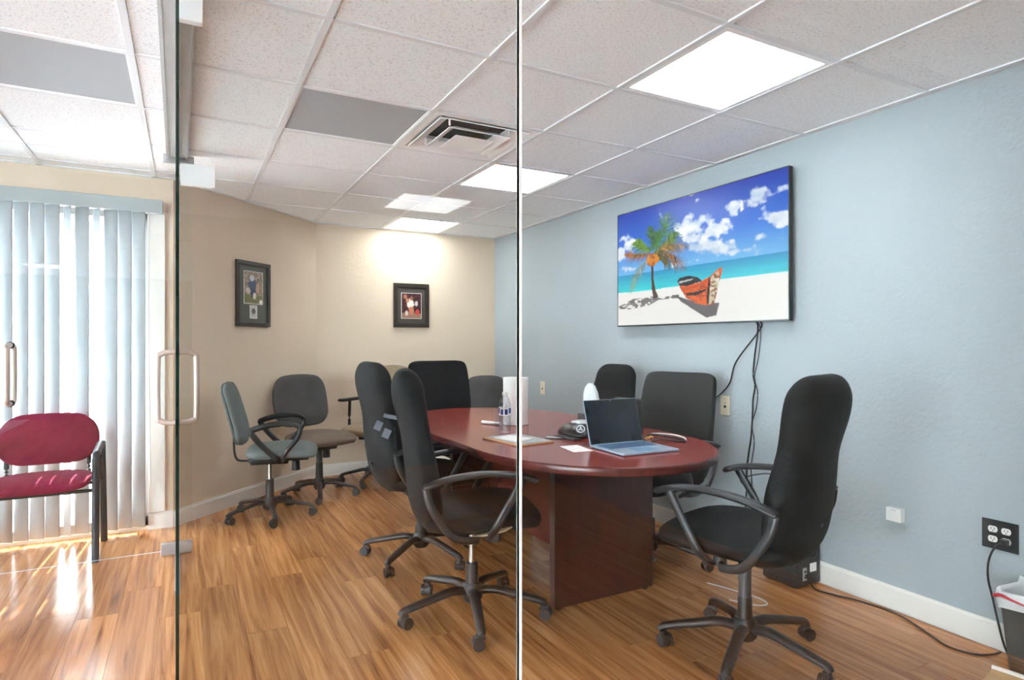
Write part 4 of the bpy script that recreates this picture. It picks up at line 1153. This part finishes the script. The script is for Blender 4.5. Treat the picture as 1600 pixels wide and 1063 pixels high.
ct = thing('cardboard_carton', 'low tan carton with a white edge on the floor by the bin', 'box', (2.585, 1.14, 0))
ct.rotation_euler = (0, 0, math.atan2(e1.y, e1.x))
MB().box(0.0, 0.22, -0.30, 0.0, 0.001, 0.055, bev=0.002).build('body', 'cardboard', ct)
MB().box(-0.002, 0.222, -0.008, 0.002, 0.004, 0.066, bev=0.001).build('white_edge', 'paper_white', ct)

# ================================================================== THINGS ON THE TABLE
TZ = 0.7505
# paper towel roll
pr_ = thing('paper_towel_roll', 'upright white paper towel roll on the conference table', 'paper towel', (1.738, 3.21, TZ))
MB().lathe([(0.022, 0.0), (0.0735, 0.0), (0.075, 0.004), (0.075, 0.274), (0.0735, 0.278), (0.022, 0.278)], seg=40).build('paper', 'paper_towel', pr_)
MB().lathe([(0.0195, 0.001), (0.0215, 0.001), (0.0215, 0.2785), (0.0195, 0.2785), (0.0195, 0.001)], seg=24, cap=False).build('core', 'cardboard', pr_)
# bottle
bo = thing('water_bottle', 'clear plastic water bottle with a blue label in front of the towel roll', 'bottle', (1.523, 2.935, TZ))
prof = [(0.018, 0.004), (0.030, 0.0), (0.0325, 0.008), (0.0325, 0.03), (0.031, 0.04), (0.0325, 0.05), (0.031, 0.06), (0.0325, 0.07), (0.031, 0.08), (0.0325, 0.09), (0.0325, 0.145), (0.030, 0.165), (0.022, 0.185), (0.0135, 0.196), (0.0135, 0.203)]
MB().lathe(prof, seg=32).build('body', 'bottle_plastic', bo)
lb = MB().lathe([(0.0332, 0.094), (0.0332, 0.138)], seg=32, cap=False).build('label_band', 'paper_white', bo)
for k in range(9):
    a0 = k * 0.70
    m = MB(); V = []
    for zz in (0.102, 0.130):
        for q in range(6):
            a = a0 + 0.48 * q / 5
            V.append((0.0336 * math.cos(a), 0.0336 * math.sin(a), zz + 0.004 * math.sin(k * 2.0)))
    m.add(V, [(q, q + 1, q + 7, q + 6) for q in range(5)], 0, True); m.build('label_mark', 'label_blue' if k % 2 else 'label_navy', lb)
MB().lathe([(0.0145, 0.200), (0.0148, 0.202), (0.0148, 0.217), (0.0135, 0.219)], seg=24).build('cap', 'white_plastic', bo)
# white marker
mk = thing('marker', 'white marker pen lying behind the water bottle', 'pen', (1.60, 3.265, TZ), math.radians(-68))
MB().tube([(-0.07, 0, 0.009), (0.035, 0, 0.009)], 0.009, 14).build('barrel', 'white_plastic', mk)
MB().tube([(0.035, 0, 0.009), (0.075, 0, 0.009)], 0.0097, 14).build('cap', 'silver_plastic', mk)
# folder with papers
fo = thing('folder', 'tan folder with printed papers near the table edge', 'folder', (1.455, 2.665, TZ), math.radians(8))
MB().box(-0.11, 0.11, -0.15, 0.15, 0, 0.006, bev=0.001).build('cover', 'folder_tan', fo)
MB().box(-0.085, 0.105, -0.14, 0.14, 0.006, 0.009).build('printed_sheet', 'folder_print', fo)
pp = tag(MB().box(-0.055, 0.055, -0.08, 0.08, 0, 0.006, bev=0.001, M=Matrix.Rotation(0.35, 4, 'Z')).build('notepad', 'paper_white'), 'white notepad lying on the tan folder', 'notepad')
pp.location = (1.43, 2.66, TZ + 0.0095)
# phones / remote
for nm, lb_, loc, rz, sx, sy_, sz_, mt in (('mobile_phone', 'dark mobile phone beside the conference phone', (1.70, 2.60, TZ), 0.15, 0.022, 0.08, 0.010, 'black_plastic'), ('card_holder', 'small flat dark card holder left of the mobile phone', (1.655, 2.645, TZ), 0.9, 0.028, 0.045, 0.005, 'grey_column')):
    t = thing(nm, lb_, 'phone' if nm == 'mobile_phone' else 'card holder', loc, rz)
    MB().box(-sx, sx, -sy_, sy_, 0, sz_, bev=0.003).build('body', mt, t)
    MB().box(-sx * 0.86, sx * 0.86, -sy_ * 0.88, sy_ * 0.88, sz_ - 0.0005, sz_ + 0.0004).build('face', 'tv_black' if nm == 'mobile_phone' else 'silver_plastic', t)
# conference phone
cp = thing('conference_phone', 'black conference phone with a round silver emblem behind the laptop', 'phone', (1.835, 2.665, TZ))
def lobes(r, k, z, n=48):
    return [((r + k * math.cos(3 * (2 * math.pi * q / n) + 0.6)) * math.cos(2 * math.pi * q / n), (r + k * math.cos(3 * (2 * math.pi * q / n) + 0.6)) * math.sin(2 * math.pi * q / n), z) for q in range(n)]
MB().rings([lobes(0.115, 0.012, 0.0), lobes(0.125, 0.014, 0.008), lobes(0.122, 0.013, 0.022), lobes(0.095, 0.008, 0.050), lobes(0.07, 0.003, 0.062), lobes(0.05, 0, 0.066)]).build('body', 'black_leather', cp)
MB().lathe([(0.052, 0.062), (0.056, 0.066), (0.050, 0.074), (0.03, 0.078)], seg=28).build('speaker_dome', 'silver_plastic', cp)
EM = Matrix.Translation((-0.069, -0.094, 0.047)) @ Matrix.Rotation(math.radians(-36), 4, 'Z') @ Matrix.Rotation(math.radians(52), 4, 'X')
def ring_pts(r0, r1, z, n=24):
    return [[EM @ Vector((r * math.cos(2 * math.pi * q / n), r * math.sin(2 * math.pi * q / n), zz)) for q in range(n)] for r, zz in ((r0, z), (r0, z + 0.002), (r1, z + 0.002), (r1, z))]
MB().rings(ring_pts(0.0225, 0.0165, 0.002), cap=False).build('emblem_ring', 'silver_plastic', cp)
m = MB()
for q in range(3):
    a = math.radians(90 + 120 * q)
    m.prism([(0.005 * math.cos(a - 1.2), 0.005 * math.sin(a - 1.2)), (0.013 * math.cos(a - .3), 0.013 * math.sin(a - .3)), (0.013 * math.cos(a + .3), 0.013 * math.sin(a + .3)), (0.005 * math.cos(a + 1.2), 0.005 * math.sin(a + 1.2))], 0.002, 0.0036, M=EM)
m.build('emblem_mark', 'silver_plastic', cp); cp.children[-1]['kind'] = 'stuff'
# grey box with a white tissue bundle behind the laptop
gx = thing('tissue_box', 'grey tissue box behind the laptop', 'box', (2.02, 2.83, TZ), math.radians(10))
MB().box(-0.06, 0.06, -0.055, 0.055, 0, 0.09, bev=0.004).build('carton', 'grey_column', gx)
MB().lathe([(0.04, 0.089), (0.04, 0.0915)], seg=24).build('opening', 'black_plastic', gx)
m = MB(); rings = []
rt = random.Random(9)
jt = [rt.uniform(-1, 1) for _ in range(24)]
for r, z, sx in ((0.030, 0.0, 1), (0.036, 0.02, 1.1), (0.042, 0.06, 1.1), (0.040, 0.10, 1.0), (0.030, 0.135, .9), (0.012, 0.155, .8)):
    rings.append([((r + 0.011 * jt[q]) * sx * math.cos(2 * math.pi * q / 24) - z * 0.08, (r + 0.006 * jt[(q + 5) % 24]) * math.sin(2 * math.pi * q / 24), z + 0.006 * jt[(q + 9) % 24]) for q in range(24)])
m.rings(rings)
ti = m.build('tissue', 'white_bag'); ti.location = (2.02, 2.83, TZ + 0.0995); tag(ti, 'white crumpled tissue standing up behind the laptop screen', 'tissue')
# single paper sheet
ps_ = tag(MB().prism([(-0.069, 0.0), (0.03, 0.0), (0.035, 0.165), (-0.06, 0.16)], 0, 0.0006).build('paper_sheet', 'paper_white'), 'single white sheet of paper left of the laptop', 'paper')
ps_.location = (1.585, 2.255, TZ)
ps_.rotation_euler = (0, 0, -0.12)
# laptop
lt = thing('laptop', 'open silver-blue laptop with a dark screen on the table', 'laptop', (1.800, 2.195, TZ), math.radians(-1.5))
MB().box(-0.152, 0.152, -0.128, 0.128, 0.002, 0.012, bev=0.003).build('base', 'laptop_silver', lt)
MB().box(-0.138, 0.138, -0.008, 0.108, 0.0115, 0.0124).build('keyboard_deck', 'laptop_deck', lt)
m = MB()
for r_ in range(5):
    for k in range(13):
        x0 = -0.134 + k * 0.0207; y0 = -0.004 + r_ * 0.0218
        m.box(x0, x0 + 0.0175, y0, y0 + 0.0178, 0.0122, 0.0142)
kb_ = m.build('keys', 'laptop_keys', lt); kb_['kind'] = 'stuff'
MB().box(-0.055, 0.055, -0.112, -0.025, 0.0115, 0.0126).build('trackpad', 'laptop_pad', lt)
LM = Matrix.Translation((0, 0.126, 0.010)) @ Matrix.Rotation(math.radians(-17), 4, 'X')
lid = MB().box(-0.152, 0.152, 0.0, 0.006, 0.0, 0.212, bev=0.002, M=LM).build('lid', 'laptop_silver', lt)
MB().box(-0.150, 0.150, -0.0012, 0.0, 0.003, 0.210, M=LM).build('display', 'laptop_screen', lid)
MB().cyl(LM @ Vector((0, -0.0016, 0.205)), LM @ Vector((0, -0.001, 0.205)), 0.0022, seg=10).build('webcam', 'silver_plastic', lid)
MB().cyl((-0.13, 0.127, 0.009), (0.13, 0.127, 0.009), 0.005, seg=12).build('hinge', 'laptop_deck', lt)
# cables at the right of the laptop
cable('cable_bundle', [(2.0, 2.36, TZ + 0.004), (2.03, 2.40, TZ + 0.012), (2.09, 2.40, TZ + 0.02), (2.15, 2.33, TZ + 0.012), (2.17, 2.26, TZ + 0.005), (2.13, 2.24, TZ + 0.004), (2.06, 2.30, TZ + 0.01), (2.01, 2.32, TZ + 0.004)], 0.005, 'cable_black', 'coiled black cable on the table right of the laptop')
cable('charging_cable', [(2.17, 2.25, TZ + 0.004), (2.185, 2.285, TZ + 0.014), (2.17, 2.36, TZ + 0.02), (2.11, 2.42, TZ + 0.02), (2.06, 2.44, TZ + 0.004), (2.0, 2.47, TZ + 0.003), (1.9, 2.52, TZ + 0.003)], 0.0036, 'cable_white', 'white cable curling over the black coil beside the laptop')
ky = thing('key_ring', 'small brass clip beside the laptop hinge', 'keys', (2.02, 2.345, TZ + 0.0005))
MB().tube([(0.016 * math.cos(2 * math.pi * q / 20), 0.016 * math.sin(2 * math.pi * q / 20), 0.018 + 0.004 * math.sin(q)) for q in range(21)], 0.003, 8).build('ring', 'gold_clip', ky)
MB().box(-0.03, 0.0, -0.008, 0.008, 0.012, 0.018, bev=0.002).build('clip', 'gold_clip', ky)
